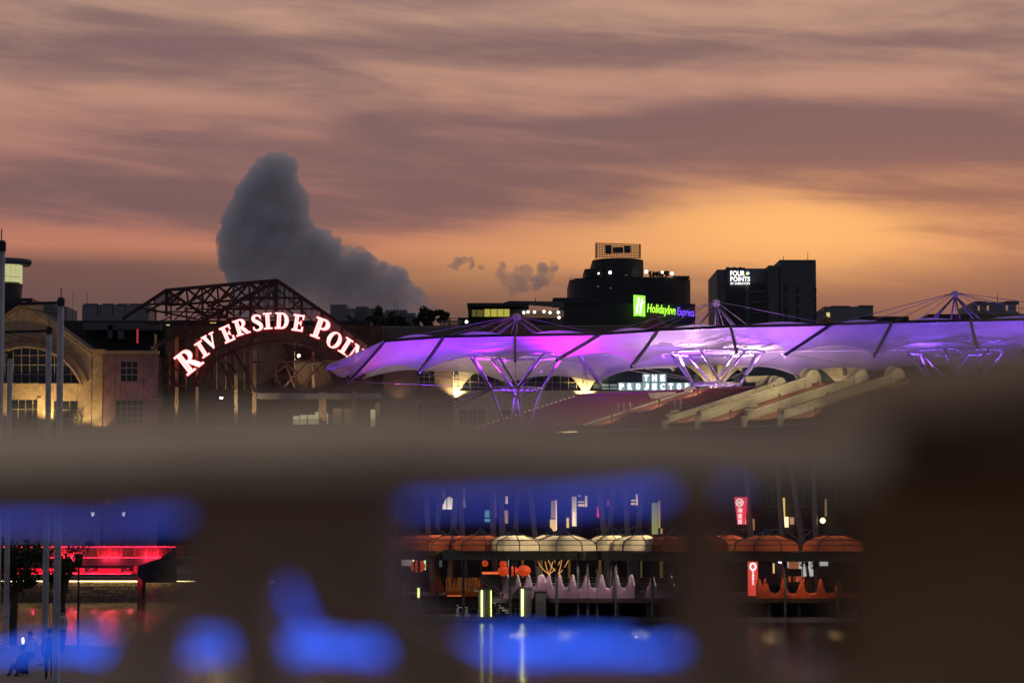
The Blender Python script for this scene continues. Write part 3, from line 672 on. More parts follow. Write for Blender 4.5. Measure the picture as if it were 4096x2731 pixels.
# lower storeys
MB().box((C2(255, 1100).x, D + 6, GZ), (C2(2000, 1100).x, D + 14, C2(800, 560).z)).build('rear_wall', mat('mall rear wall', (.045, .038, .03), .85, scale=.6, var=.3), pv)
prect(MB(), 1180, 1440, 1490, 1560, D + 3, .3).build('screen_wall', mat('ochre panel', (.10, .07, .04), .8), pv)
MB().box((C2(1030, 1200).x, D + .3, C2(0, 1160).z), (C2(2000, 1200).x, D + 5.9, C2(0, 1120).z)).build('terrace_slab', M_conc, pv)
MB().box((C2(255, 1400).x, D - .5, C2(0, 1420).z), (C2(2000, 1400).x, D + 5.9, C2(0, 1385).z)).build('balcony_slab', M_conc, pv)
M_litw = mat('lit window', (.4, .4, .3), .5, emit=(.72, .72, .36), es=.75, var=.35, scale=.9)
for x0, y0, x1, y1 in ((1318, 1300, 1365, 1368), (1370, 1292, 1425, 1368), (1432, 1290, 1490, 1366), (1490, 1270, 1545, 1366), (1575, 1280, 1592, 1366), (1925, 1250, 1962, 1385)):
    a, c = C2(x0, y1, 3), C2(x1, y0, 3); MB().box((a.x, a.y, a.z), (c.x, a.y + .1, c.z)).build('lit_window', M_litw, pv)
for x0, y0, x1, y1 in ((1630, 1240, 1700, 1368), (1715, 1240, 1790, 1368), (1960, 1200, 1998, 1290)):
    a, c = C2(x0, y1, 3), C2(x1, y0, 3); MB().box((a.x, a.y, a.z), (c.x, a.y + .1, c.z)).build('dim_window', mat('dim window', (.2, .17, .1), .5, emit=(.5, .36, .14), es=.14, var=.4, scale=1.0), pv)
for k in range(70):
    x = 1320 + k * 9.5; member((x, 1330), (x, 1386), .035, -.3, name='railing_bar', m=M_darksteel)
member((1310, 1330), (1996, 1330), .06, -.3, name='railing_top', m=M_darksteel)
aw = []
for i in range(13):
    an = pi * i / 12; aw.append((790 - 190 * cos(an), 1185 - 65 * sin(an)))
mb = MB()
for p, q_ in zip(aw[:-1], aw[1:]): mb.hexa([C2(*p, -3), C2(*q_, -3), C2(*q_, 0), C2(*p, 0), C2(p[0], p[1] - 6, -3), C2(q_[0], q_[1] - 6, -3), C2(q_[0], q_[1] - 6, 0), C2(p[0], p[1] - 6, 0)])
mb.build('awning', M_glassgr, pv)
p = C2(755, 1158, -.5); MB().ball(p, .2, 10, 6, .6).build('lamp_bulb', emi('bulb', (1, 1, .95), 9), pv); lamp(pv, p - V((0, 0, .3)), (1, .95, .85), 160)
p = C2(1362, 828, 1.6); MB().ball(p, .18, 10, 6).build('lamp_bulb', MATS['bulb'], pv); lamp(pv, p + V((0, -.4, 0)), (1, .95, .85), 120)
for (x, y, tx, ty, e) in ((400, 1330, 400, 900, 260), (880, 1340, 880, 900, 260), (1020, 1340, 1020, 900, 300), (1300, 1080, 1300, 900, 240), (1560, 1340, 1560, 1150, 160), (1500, 1080, 1480, 900, 160), (150, 800, 250, 660, 40)):
    p = C2(x, y, -1.2); lamp(pv, p, (1, .70, .36), e * 1.6, C2(tx, ty, 1.5), 100, .08); MB().box(p - V((.1, .1, .25)), p + V((.1, .1, -.05))).build('floodlight', M_darksteel, pv)

# ------------------------------------------------------------------ glowing serif letters on the arch
def band(P, cx, cy, rxo, ryo, rxi, ryi, a0, a1, n=14):
    for i in range(n):
        t0, t1 = RAD(a0 + (a1 - a0) * i / n), RAD(a0 + (a1 - a0) * (i + 1) / n)
        P.append([(cx + rxi * cos(t0), cy + ryi * sin(t0)), (cx + rxo * cos(t0), cy + ryo * sin(t0)), (cx + rxo * cos(t1), cy + ryo * sin(t1)), (cx + rxi * cos(t1), cy + ryi * sin(t1))])
def rc(P, x0, y0, x1, y1): P.append([(x0, y0), (x1, y0), (x1, y1), (x0, y1)])
def stroke(P, pts):
    for (x0, y0, w0), (x1, y1, w1) in zip(pts[:-1], pts[1:]):
        dx, dy = x1 - x0, y1 - y0; L = sqrt(dx * dx + dy * dy) or 1; nx, ny = -dy / L, dx / L
        P.append([(x0 + nx * w0 / 2, y0 + ny * w0 / 2), (x0 - nx * w0 / 2, y0 - ny * w0 / 2), (x1 - nx * w1 / 2, y1 - ny * w1 / 2), (x1 + nx * w1 / 2, y1 + ny * w1 / 2)])
def glyph(ch):
    P = []; s = .075
    if ch == 'I': rc(P, .14, s, .36, 1 - s); rc(P, 0, 0, .5, s); rc(P, 0, 1 - s, .5, 1); return P, .5
    if ch in 'RP':
        rc(P, .12, s, .34, 1 - s); rc(P, 0, 0, .46, s); rc(P, 0, 1 - s, .46, 1); band(P, .44, .735, .30, .265, .10, .19, -90, 90); rc(P, .34, .47, .46, .545); rc(P, .34, .925, .46, 1)
        if ch == 'R': stroke(P, [(.42, .50, .16), (.56, .30, .21), (.72, .05, .21)]); rc(P, .62, 0, .90, s); return P, .9
        return P, .74
    if ch == 'V': P.append([(.06, 1 - s), (.30, 1 - s), (.52, .18), (.40, 0)]); P.append([(.40, 0), (.48, 0), (.76, 1 - s), (.66, 1 - s)]); rc(P, 0, 1 - s, .38, 1); rc(P, .56, 1 - s, .86, 1); return P, .86
    if ch == 'E':
        rc(P, .12, s, .34, 1 - s); rc(P, 0, 0, .70, s + .015); rc(P, 0, 1 - s - .015, .70, 1); rc(P, .34, .46, .54, .54); rc(P, .60, s, .70, .28); rc(P, .60, .72, .68, 1 - s); rc(P, .50, .36, .56, .64); return P, .7
    if ch == 'S':
        stroke(P, [(.54, .74, .05), (.52, .88, .10), (.40, .955, .09), (.26, .965, .10), (.13, .90, .17), (.10, .77, .19), (.16, .65, .20), (.32, .53, .21), (.47, .40, .21), (.53, .27, .19), (.48, .12, .16), (.34, .045, .10), (.20, .04, .09), (.07, .13, .10), (.05, .28, .05)]); return P, .62
    if ch == 'D': rc(P, .12, s, .34, 1 - s); rc(P, 0, 0, .42, s); rc(P, 0, 1 - s, .42, 1); band(P, .40, .5, .42, .5, .20, .425, -90, 90, 18); return P, .82
    if ch == 'O': band(P, .42, .5, .42, .5, .20, .44, 0, 360, 30); return P, .84
    if ch == 'N': rc(P, .12, s, .22, 1 - s); rc(P, .66, s, .76, 1); P.append([(.08, 1), (.30, 1), (.78, 0), (.64, 0)]); rc(P, 0, 0, .34, s); rc(P, 0, 1 - s, .2, 1); rc(P, .56, 1 - s, .88, 1); return P, .88
    if ch == 'T': rc(P, .28, s, .50, 1 - s); rc(P, .14, 0, .64, s); rc(P, 0, 1 - s, .78, 1); rc(P, 0, .72, .07, 1 - s); rc(P, .71, .72, .78, 1 - s); return P, .78
M_neonw = emi('white neon face', (1.0, .74, .70), 1.5); M_neonr = emi('red neon edge', (1.0, .07, .08), 1.7); M_inl = emi('pink inline tube', (1.0, .16, .14), .75)
sign = thing('arched_sign', 'arched sign of glowing white serif letters with red edges on the pavilion', 'sign', C2(1190, 700, -.6))
LET = [('R', 500, 865, 38, 178), ('I', 603, 777, 33, 128), ('V', 668, 716, 28, 120), ('E', 800, 657, 24, 128), ('R', 912, 602, 17, 124), ('S', 1036, 570, 10, 128), ('I', 1118, 556, 4, 126), ('D', 1229, 554, -2, 126),
       ('E', 1357, 570, -8, 128), ('P', 1535, 616, -20, 160), ('O', 1640, 705, -28, 130), ('I', 1730, 752, -32, 128), ('N', 1815, 815, -36, 128), ('T', 1895, 890, -42, 128)]
for ch, x, y, rot, hpx in LET:
    P, wd = glyph(ch); H = hpx / 1.96 * D / F; c = C2(x, y, -.6); ca, sa = cos(RAD(rot)), sin(RAD(rot))
    def place(u, v_, dy, g=1.0):
        a, b2 = (u - wd / 2) * H * g * (1.02 if ch != 'E' else .95), (v_ - .5) * H * g; return V((c.x + a * ca - b2 * sa, c.y + dy, c.z + a * sa + b2 * ca))
    face = MB(); rim = MB(); inl = MB()
    for poly in P:
        q_ = [place(u, v_, 0) for u, v_ in poly]; face.prism(q_, (0, .05, 0))
        cu_ = sum(u for u, v_ in poly) / len(poly); cv_ = sum(v_ for u, v_ in poly) / len(poly)
        gr = []
        for u, v_ in poly:
            du, dv = u - cu_, v_ - cv_; gr.append(place(u + (.022 if du > 0 else -.022), v_ + (.022 if dv > 0 else -.022), .06))
        rim.prism(gr, (0, .16, 0))
    if ch in 'RIEDPN' or ch == 'T':
        xa = {'T': .39, 'N': .17}.get(ch, .23 if ch != 'I' else .25)
        for dx in (-.035, .035): inl.beam(place(xa + dx, .1, -.012), place(xa + dx, .9, -.012), H * .022)
    if ch == 'O':
        for s in (-1, 1): inl.path([place(.42 + s * .31 * cos(a), .5 + .4 * sin(a), -.012) for a in [RAD(-60 + 20 * k) for k in range(7)]], H * .011)
    if ch == 'V': inl.beam(place(.2, .88, -.012), place(.46, .12, -.012), H * .022)
    if ch == 'S': inl.path([place(u, v_, -.012) for u, v_ in ((.16, .65), (.32, .53), (.47, .40), (.53, .27))], H * .011)
    f = face.build('letter', M_neonw, sign); rim.build('letter_edge', M_neonr, f); inl.build('inline_tube', M_inl, f)
for x, y in ((600, 800), (900, 640), (1190, 600), (1480, 640), (1650, 760)):
    lamp(sign, C2(x, y, -.2), (1, .08, .10), 30, size=.4)

# ------------------------------------------------------------------ arcaded block with the cinema sign
D = 296
ab = thing('arcaded_block', 'long building of big arched windows with lit piers and a white box letter sign', 'building', (MX(2340, D), D, GZ))
piers = [1825, 2340, 2860, 3380, 3900]; AR = 284.0; AYC = 1706.0; AB = 1563
def ayc(x):
    best = None
    for p, q_ in zip(piers[:-1], piers[1:]):
        c = (p + q_) / 2
        if abs(x - c) < 243: best = AYC - sqrt(AR * AR - (x - c) ** 2)
    return best if best is not None else AB
mb = MB(); x = 1811.0
while x < 3900:
    x2 = x + 9; ya, yb = ayc(x), ayc(x2); pa, pb, pc, pd = W(x, ya, D), W(x2, yb, D), W(x2, 1395, D), W(x, 1395, D); o_ = V((0, .6, 0))
    mb.hexa([pa, pb, pb + o_, pa + o_, pd, pc, pc + o_, pd + o_]); x = x2
wn = [(1838, 1640, 1870, 1700), (1874, 1640, 1906, 1700), (1910, 1640, 1940, 1700), (2000, 1640, 2100, 1700)]
holed(mb, 1811, 1563, 3908, 1980, wn, D, .6); a = W(1811, 1980, D); c = W(3908, 1980, D); mb.box((a.x, D, GZ), (c.x, D + .6, a.z))
mb.build('wall', M_cream, ab)
for h in wn: window(ab, *h, D, 2, 3, bar=.08)
MB().box((W(1811, 1400, D).x + .2, D + 3, GZ), (W(3900, 1400, D).x, D + 14, zpx(1396, D))).build('rear_block', M_black, ab)
for p in piers[:-1]:
    for s in (-1, 1):
        if p == 1825 and s < 0: continue
    q_ = W(p, 1592, D - .9); lamp(ab, q_, (1, .76, .36), 1300, W(p, 1480, D + .2), 120, .12); MB().box(q_ - V((.2, .15, .3)), q_ + V((.2, .15, -.08))).build('uplight', M_darksteel, ab)
    prect(MB(), p - 6, 1500, p + 6, 1592, D - .3, .298).build('pilaster', M_cream, ab)
for p, q_ in zip(piers[:3], piers[1:4]):
    c = (p + q_) / 2; fr = MB(); off = 2470.6 - 32.75 * 20
    xs = [off + 32.75 * k for k in range(60) if abs(off + 32.75 * k - c) < 238]; ys = [1424, 1459.5, 1494, 1529, 1562]
    for x in xs: fr.beam(W(x, 1562, D + .3), W(x, ayc(x), D + .3), .07)
    for y in ys[1:]:
        hw = sqrt(max(0, AR ** 2 - (AYC - y) ** 2)); fr.beam(W(c - hw, y, D + .29), W(c + hw, y, D + .29), .07)
    wf = fr.build('arched_window', M_darksteel if c > 2500 else M_frame, ab)
    for i in range(len(xs) - 1):
        for j in range(4):
            xa, xb = xs[i] + 1.2, xs[i + 1] - 1.2; yb = ys[j + 1] - 1.2; ta, tb = max(ayc(xa), ys[j] + 1.2), max(ayc(xb), ys[j] + 1.2)
            if ta > yb - 2 or tb > yb - 2: continue
            k = round((xs[i] - 2470.6) / 32.75)
            if 2400 < c < 2800 and ((j == 3 and 0 <= k <= 8) or (j == 2 and 3 <= k <= 5)): continue
            MB().prism([W(xa, yb, D + .32), W(xb, yb, D + .32), W(xb, tb, D + .32), W(xa, ta, D + .32)], (0, .03, 0)).build('pane', M_glassgr if c > 2500 else M_glass, wf)
cs = thing('box_letter_sign', 'two rows of white glowing letter boxes set in the arched window', 'sign', W(2618, 1562, D + .2))
M_boxd = emi('letter box glow', (.55, .80, .85), .42); M_boxl = emi('letter tube', (.9, 1, 1), 3.2)
for row, k0, y0, y1 in (('PROJECTOR', 0, 1530, 1561), ('THE', 3, 1495.5, 1527.5)):
    for i, ch in enumerate(row):
        xa = 2470.6 + 32.75 * (k0 + i) + 1.5; xb = xa + 29.7; a, c = W(xa, y1, D + .10), W(xb, y0, D + .10)
        bo = MB().box((a.x, D + .10, a.z), (c.x, D + .40, c.z)).build('letter_box', M_boxd, cs)
        hw = (c.x - a.x); hh = c.z - a.z
        text_mesh(MB(), ch, (a.x + hw * .24, D + .085, a.z + hh * .12), EX, EZ, hw * .52, hh * .76, .03, .035).build('letter', M_boxl, bo)
for k in (-2, -1):
    xa = 2470.6 + 32.75 * k + 2; a, c = W(xa, 1557, D + .31), W(xa + 28, 1534, D + .31)
    for f0, f1 in ((0, .35), (.55, .9)): MB().box((a.x, D + .28, a.z + (c.z - a.z) * f0), (c.x, D + .30, a.z + (c.z - a.z) * f1)).build('lit_window', emi('cold interior', (.4, .5, .5), .35), ab)
# roofs above: dark slab roof and gabled skylights
MB().hexa([W(1430, 1400, D - .5), W(3960, 1400, D - .5), W(3960, 1390, D + 15), W(1430, 1390, D + 15), W(1500, 1308, D + 3), W(3500, 1300, D + 3), W(3500, 1298, D + 14), W(1500, 1306, D + 14)]).build('roof', mat('dark roof', (.05, .04, .04)), ab)
M_gab = mat('brown louvre', (.12, .075, .06), .8)
for cx_, ax, ay, hw in ((0, 2065, 1252, 190), (1, 2617, 1262, 150), (2, 3300, 1268, 150)):
    MB().prism([W(ax - hw, 1400, D - 1), W(ax + hw, 1400, D - 1), W(ax, ay, D - 1)], (0, 14, 0)).build('gable_skylight', M_gab, ab)
    for s in (-1, 1): MB().beam(W(ax, ay - 4, D - 1.2), W(ax + s * hw, 1397, D - 1.2), .3, .3).build('barge_board', mat('barge board', (.20, .12, .08), .7), ab)
# low wing between pavilion and arcade
lw = thing('low_wing', 'dull pink low wing with small gridded windows beneath the canopy tip', 'building', (MX(1660, D), D, GZ))
wn = [(1675, 1485, 1738, 1548), (1670, 1615, 1762, 1700), (1670, 1760, 1762, 1850)]
mb = holed(MB(), 1505, 1440, 1808, 1980, wn, D, .5); a = W(1505, 1980, D); c = W(1808, 1980, D); mb.box((a.x, D, GZ), (c.x, D + .5, a.z)); mb.build('wall', mat('low wing render', (.20, .14, .11), .9, scale=1), lw)
for h, nx, ny in zip(wn, (3, 4, 4), (3, 4, 4)): window(lw, *h, D, nx, ny, bar=.06)
MB().box((W(1510, 1440, D).x, D + 1.2, GZ), (W(1800, 1440, D).x, D + 12, zpx(1445, D))).build('rear_block', M_black, lw)
p = W(1590, 1600, D - 1.2); lamp(lw, p, (1, .7, .4), 60, W(1600, 1500, D), 120)
# mall block behind everything, so no sky shows under the pavilion roof
mall = thing('mall_block', 'long dark building mass behind the steel pavilion and gables', 'building', (MX(900, 312), 312, GZ))
MB().box((MX(-250, 312), 312, GZ), (MX(1480, 312), 330, zpx(1282, 312))).build('wall', M_black, mall)
for (x, y, wd, h, mt) in ((680, 1300, 14, 6, M_litw), (425, 1302, 8, 8, M_litw), (745, 1296, 10, 4, None), (860, 1292, 24, 5, None)):
    prect(MB(), x - wd / 2 - 8, y - h / 2 , x + wd / 2 - 8, y + h / 2, 311.9, .095).build('lit_window', mt or emi('amber window', (.9, .55, .1), .8), mall)
for (x0, y0, x1, y1) in ((330, 1290, 640, 1320), (430, 1300, 450, 1352), (470, 1316, 494, 1356)):
    prect(MB(), x0, y0, x1, y1, 309, 2.9).build('rooftop_plant', M_slate, mall)
prect(MB(), 546, 1316, 553, 1372, 308.5, .2).build('sign_tube', emi('red tube', (.9, .03, .06), .45), mall)

# ------------------------------------------------------------------ skyline
def far_block(name, label, x0, y0, x1, D, dep, m, bits=(), wins=(), wm=None, base=GZ, group=None, cat='building'):
    o = thing(name, label, cat, ((MX(x0, D) + MX(x1, D)) / 2, D, base), group)
    MB().box((MX(x0, D), D, base), (MX(x1, D), D + dep, zpx(y0, D))).build('wall', m, o)
    for (a, t0, b2, t1) in bits:
        MB().box((MX(a, D), D - .3, zpx(t1, D)), (MX(b2, D), D + dep * .6, zpx(t0, D))).build('roof_block', m, o)
    for (a, t0, b2, t1) in wins: prect(MB(), a, t0, b2, t1, D - .12, .11).build('window', wm or M_glass, o)
    return o
M_warmw = emi('warm window', (1, .72, .28), .75)
M_hdb = mat('far apartment paint', (.20, .20, .23), .8, scale=.1, var=.05)
def wgrid(x0, y0, x1, y1, nx, ny, fx=.55, fy=.5):
    dx, dy = (x1 - x0) / nx, (y1 - y0) / ny
    return [(x0 + (i + .5 - fx / 2) * dx, y0 + (j + .5 - fy / 2) * dy, x0 + (i + .5 + fx / 2) * dx, y0 + (j + .5 + fy / 2) * dy) for i in range(nx) for j in range(ny)]
# hotel with roof-top signboard (dark, rounded tower)
D = 560
ht = thing('hotel_tower', 'black rounded hotel block with a roof terrace and steel signboard on top', 'building', (MX(2530, D), D, GZ))
def drum(x0, x1, y0, dep, nm, m, z0=GZ):
    a, b2 = MX(x0, D), MX(x1, D); r = min((b2 - a) / 2, 9); pts = []
    for k in range(7): t = pi + (pi / 2) * k / 6; pts.append((a + r + r * cos(t), D + r + r * sin(t)))
    for k in range(7): t = 1.5 * pi + (pi / 2) * k / 6; pts.append((b2 - r + r * cos(t), D + r + r * sin(t)))
    pts += [(b2, D + dep), (a, D + dep)]
    return MB().prism([(x, y, z0) for x, y in pts], (0, 0, zpx(y0, D) - z0)).build(nm, m, ht)
drum(2281, 2776, 1108, 30, 'wall', M_black); drum(2374, 2582, 1032, 20, 'upper_storey', M_black, zpx(1108, D)); drum(2340, 2420, 1074, 16, 'plant_room', M_black, zpx(1108, D))
MB().box((MX(2700, D), D + 3, zpx(1108, D)), (MX(2765, D), D + 12, zpx(1098, D))).build('roof_block', M_black, ht)
ar = MB()
for k in range(24):
    x = MX(2283 + 491 * k / 23, D); ar.tube((x, D + 8, zpx(1108, D)), (x, D + 8, zpx(1100, D)), .06, n=4)
ar.beam((MX(2283, D), D + 8, zpx(1100, D)), (MX(2774, D), D + 8, zpx(1100, D)), .1).build('roof_railing', M_darksteel, ht)
for k in range(13): prect(MB(), 2292 + k * 36.5, 1128, 2292 + k * 36.5 + 1.6, 1290, D - .12, .11).build('facade_fin', mat('bronze fin', (.06, .05, .05), .5), ht)
for (x, y) in ((2388, 1143), (2438, 1150), (2500, 1098)): prect(MB(), x, y, x + 9, y + 5, D - .2, .19).build('lit_window', emi('dim amber', (.6, .35, .15), .10), ht)
for (x, y, s) in ((2364, 1098, .7), (2392, 1094, 1.2), (2441, 1090, 1.2), (2585, 1087, 1.2), (2649, 1089, .9), (2688, 1094, 1.1)):
    p = W(x, y, D + .5); MB().ball(p, .32 * s, 8, 6).build('terrace_lamp', emi('terrace lamp', (1, .95, .85), 6), ht); MB().tube(p, (p.x, p.y + 1, zpx(1110, D)), .05).build('lamp_post', M_darksteel, ht)
for k in range(8):
    p = W(2602 + 10 * k, 1089 + (k % 3) * 2, D + 6); tree('terrace_shrub', 'round clipped shrub on the black hotel roof terrace', (p.x, p.y, zpx(1108, D)), 1.9, (.55, .5, .8), 120, .22, 40 + k, 'clipped shrubs on the hotel terrace', None, .05)
sb = thing('roof_signboard', 'see-through steel grid signboard standing on the black hotel roof', 'signboard', (MX(2472, D), D + 6, zpx(1032, D)))
for k in range(27):
    x = 2384 + 176 * k / 26; ty = 972 + 6 * k / 26; MB().beam(W(x, 1034, D + 6), W(x, ty, D + 6), .12 if k % 26 else .35).build('upright', M_darksteel, sb)
for k in range(9):
    yy = 972 + 54 * k / 8; MB().beam(W(2384, yy, D + 5.8), W(2560, yy + 6, D + 5.8), .14).build('rail', M_darksteel, sb)
for (x0, y0, x1, y1) in ((2421, 980, 2447, 1016), (2450, 990, 2492, 1012), (2496, 984, 2523, 1012)): prect(MB(), x0, y0, x1, y1, D + 5.4, .3).build('sign_panel', mat('unlit sign', (.06, .07, .07), .5), sb)
pd = far_block('hotel_podium', 'low black podium with an overhanging flat roof beside the green lit sign', 2240, 1215, 2784, 540, 18, M_black, [(2212, 1191, 2420, 1214)])
hs = thing('hotel_sign', 'lit hotel sign with green square emblem, green script and violet word', 'sign', W(2535, 1268, 538))
D = 538; M_lime = emi('lime light', (.38, 1.0, .06), 1.15); M_limet = emi('lime text', (.45, 1, .05), 1.5); M_violet = emi('violet text', (.16, .05, 1), 1.9); M_hw = emi('emblem white', (.75, 1, .85), 1.6)
eb = MB().prism([W(2535, 1264, D), W(2548, 1262, D), W(2581, 1266, D), W(2581, 1183, D), W(2534, 1179, D)], (0, .5, 0)).build('emblem_board', M_lime, hs)
mb = MB()
for a, b2, wd in (((2546, 1254), (2556, 1190), .34), ((2560, 1256), (2569, 1194), .34), ((2541, 1230), (2579, 1208), .36)): mb.beam(W(*a, D - .1), W(*b2, D - .1), wd, .1)
mb.build('emblem_letter', M_hw, eb)
def slant(x0, y0, x1, y1, top): # baseline from x0,y0 to x1,y1, cap height top px
    a, b2 = W(x0, y0, D), W(x1, y1, D); ex = b2 - a; L = ex.length; ex.normalize(); ez = V((-ex.z * .2, 0, 1)).normalized(); return a, ex, ez, L, top * D / F
a, ex, ez, L, h = slant(2588, 1259, 2702, 1270, 46); text_mesh(MB(), 'HolidayInn', a, ex, ez, L, h, .2, .02, .18).build('sign_lettering', M_limet, hs)
a, ex, ez, L, h = slant(2708, 1268, 2778, 1276, 40); text_mesh(MB(), 'Express', a, ex, ez, L, h, .2, .004, .15).build('sign_lettering', M_violet, hs)
# second hotel: stepped slate block
D = 660
fp = thing('hotel_slab', 'stepped dark slate hotel slab with small white rooftop lettering', 'building', (MX(3070, D), D, GZ))
for nm, x0, y0, x1, d0, d1 in (('wall', 2872, 1078, 3000, 0, 30), ('wall', 2985, 1072, 3150, 1.2, 30), ('stair_tower', 3076, 1064, 3118, -1.5, 20), ('core_tower', 3122, 1041, 3268, -1, 28), ('parapet', 2910, 1071, 2984, -.4, 20)):
    MB().box((MX(x0, D), D + d0, GZ), (MX(x1, D), D + d1, zpx(y0, D))).build(nm, M_slate if nm != 'parapet' else M_black, fp)
for k in range(6): prect(MB(), 2906 + 13 * k, 1068 + (k % 2) * 2, 2916 + 13 * k, 1072, D + 1, 3).build('roof_plant', M_black, fp)
for j in range(5):
    for i in range(5): prect(MB(), 3004 + i * 12, 1132 + j * 42, 3013 + i * 12, 1160 + j * 42, D + 1.2 - .15 , .14).build('window', M_glass, fp)
    for i in range(2): prect(MB(), 3138 + i * 46, 1145 + j * 42, 3150 + i * 46, 1172 + j * 42, D - 1.15, .14).build('window', M_glass, fp)
    prect(MB(), 3257, 1150 + j * 34, 3266, 1176 + j * 34, D - 1.15, .14).build('window', M_glass, fp)
    prect(MB(), 3003, 1165 + j * 42, 3066, 1169 + j * 42, D + .8, .38).build('spandrel', mat('pale spandrel', (.16, .17, .2), .7), fp)
for x, y0, y1 in ((3134, 1041, 1022), (3231, 1041, 1008)): MB().tube(W(x, y0, D + 5), W(x, y1, D + 5), .10, .05).build('antenna', M_darksteel, fp)
fs = thing('rooftop_lettering', 'white lit lettering with a small coloured pinwheel on the slate hotel', 'sign', W(2960, 1137, D - .5)); M_wl = emi('white lettering', (1, 1, 1), 1.7)
D2 = D - .9
for body, x0, yb, x1, yt, bo in (('FOUR', 2922, 1104, 2979, 1083, .014), ('POINTS', 2922, 1125, 3000, 1107, .014), ('BY SHERATON', 2923, 1138, 2999, 1129, .0)):
    a = W(x0, yb, D2); c = W(x1, yt, D2); text_mesh(MB(), body, a, EX, EZ, c.x - a.x, c.z - a.z, .2, bo).build('lettering', M_wl, fs)
for (dx, dy, col) in ((-5, -5, (1, .35, .05)), (6, -6, (.1, .5, 1)), (-5, 6, (.95, .9, .1)), (6, 6, (.15, .75, .25)), (9, 0, (.5, .5, 1))):
    p = W(2990 + dx, 1093 + dy, D2); q_ = W(2990, 1093, D2); MB().prism([q_, (q_ + p) / 2 + V((.35, 0, -.25)), p, (q_ + p) / 2 + V((-.25, 0, .35))], (0, .15, 0)).build('pinwheel_petal', emi('petal %d %d' % (dx, dy), col, 1.6), fs)
# low glass clubhouse to the left of the hotel
D = 430
gl = thing('glass_clubhouse', 'low flat roofed building with yellow lit glass band under trees', 'building', (MX(2050, D), D, GZ))
MB().box((MX(1872, D), D, zpx(1268, D)), (MX(2110, D), D + 12, zpx(1222, D) - .6)).build('upper_room', M_black, gl); MB().box((MX(1868, D), D - .6, zpx(1226, D)), (MX(2116, D), D + 12.5, zpx(1213, D))).build('flat_roof', M_black, gl)
MB().box((MX(1830, D), D + 1, GZ), (MX(2256, D), D + 14, zpx(1268, D) - .003)).build('wall', M_black, gl)
MB().hexa([W(2010, 1212, D + 4), W(2256, 1232, D + 4), W(2256, 1232, D + 13), W(2010, 1212, D + 13), W(2040, 1203, D + 4), W(2256, 1206, D + 4), W(2256, 1206, D + 13), W(2040, 1203, D + 13)]).build('rear_roof', M_slate, gl)
M_yel = mat('yellow lit glass', (.3, .3, .1), .4, emit=(.75, .66, .10), es=.55, var=.4, scale=.5)
for i, (x0, x1) in enumerate(((1888, 1904), (1907, 1934), (1938, 1961), (1964, 1987), (1990, 2014), (2016, 2038))): prect(MB(), x0, 1236 + (0 if i > 1 else 3), x1, 1266, D - .15, .14).build('pane', M_yel if i > 1 else mat('dim yellow glass', (.1, .1, .05), .3, emit=(.4, .36, .06), es=.22), gl)
MB().hexa([W(2090, 1268, D - .1), W(2256, 1268, D - .1), W(2256, 1268, D + .8), W(2090, 1268, D + .8), W(2090, 1246, D - .1), W(2256, 1240, D - .1), W(2256, 1240, D + .8), W(2090, 1246, D + .8)]).build('lounge_front', mat('lounge glass', (.08, .06, .05), .3, emit=(.35, .2, .1), es=.12), gl)
for x, y in ((2095, 1250), (2112, 1247), (2138, 1248), (2176, 1246), (2200, 1250), (2233, 1249), (2236, 1270)): MB().ball(W(x, y, D - .5), .22, 8, 6).build('ceiling_lamp', emi('terrace lamp', (1, .95, .85), 6), gl)
MB().tube(W(2142, 1206, D + 6), W(2142, 1192, D + 6), .08).build('antenna', M_darksteel, gl)
# far apartment rows
FG = 'far apartment blocks on the skyline'
far_block('apartment_block', 'long slate grey apartment slab behind the steel pavilion roof', 322, 1218, 590, 900, 20, M_hdb, [(330, 1214, 384, 1219), (404, 1214, 446, 1219), (462, 1214, 500, 1219), (512, 1214, 572, 1219)], [(388, 1222, 392, 1262), (400, 1222, 403, 1262), (448, 1222, 452, 1262), (500, 1222, 503, 1262)], None, GZ, FG)
far_block('apartment_block', 'grey apartment block just behind the sloping hall gable', 152, 1226, 262, 860, 20, M_hdb, [(158, 1215, 214, 1227)], [(170, 1236, 250, 1239), (170, 1250, 250, 1253)], None, GZ, FG)
for x in (292, 350): q_ = W(x, 1270, 850); tag(MB().tube((q_.x, q_.y, GZ), W(x, 1170 + (x - 292) * -.03, 850), .16, .06).build('antenna_mast', mat('rusty mast', (.14, .05, .05), .7)), 'thin reddish antenna mast rising behind the hall roof', 'mast', 'antenna masts on the skyline')
far_block('apartment_block', 'blue grey apartment block left of the sign end, with one lit window', 1318, 1218, 1384, 780, 25, M_hdb, [(1384, 1236, 1400, 1262)], [(1382, 1284, 1389, 1296)], M_warmw, GZ, FG)
far_block('apartment_block', 'blue grey stepped apartment block above the arched sign', 1422, 1226, 1470, 800, 25, M_hdb, [(1384, 1234, 1424, 1270), (1468, 1234, 1522, 1264)], wgrid(1426, 1232, 1466, 1290, 4, 5), None, GZ, FG)
far_block('apartment_block', 'wide pale grey block behind the dark rooftop trees', 1500, 1252, 1660, 820, 25, M_hdb, [(1538, 1240, 1626, 1253)], wgrid(1505, 1262, 1655, 1300, 12, 3), None, GZ, FG)
for x in (1580, 1590): q_ = W(x, 1241, 825); tag(MB().tube(q_, W(x, 1206 + (x - 1580) * .6, 825), .1, .05).build('antenna_mast', M_darksteel), 'thin dark antenna on the pale grey block', 'mast', 'antennas on the pale block')
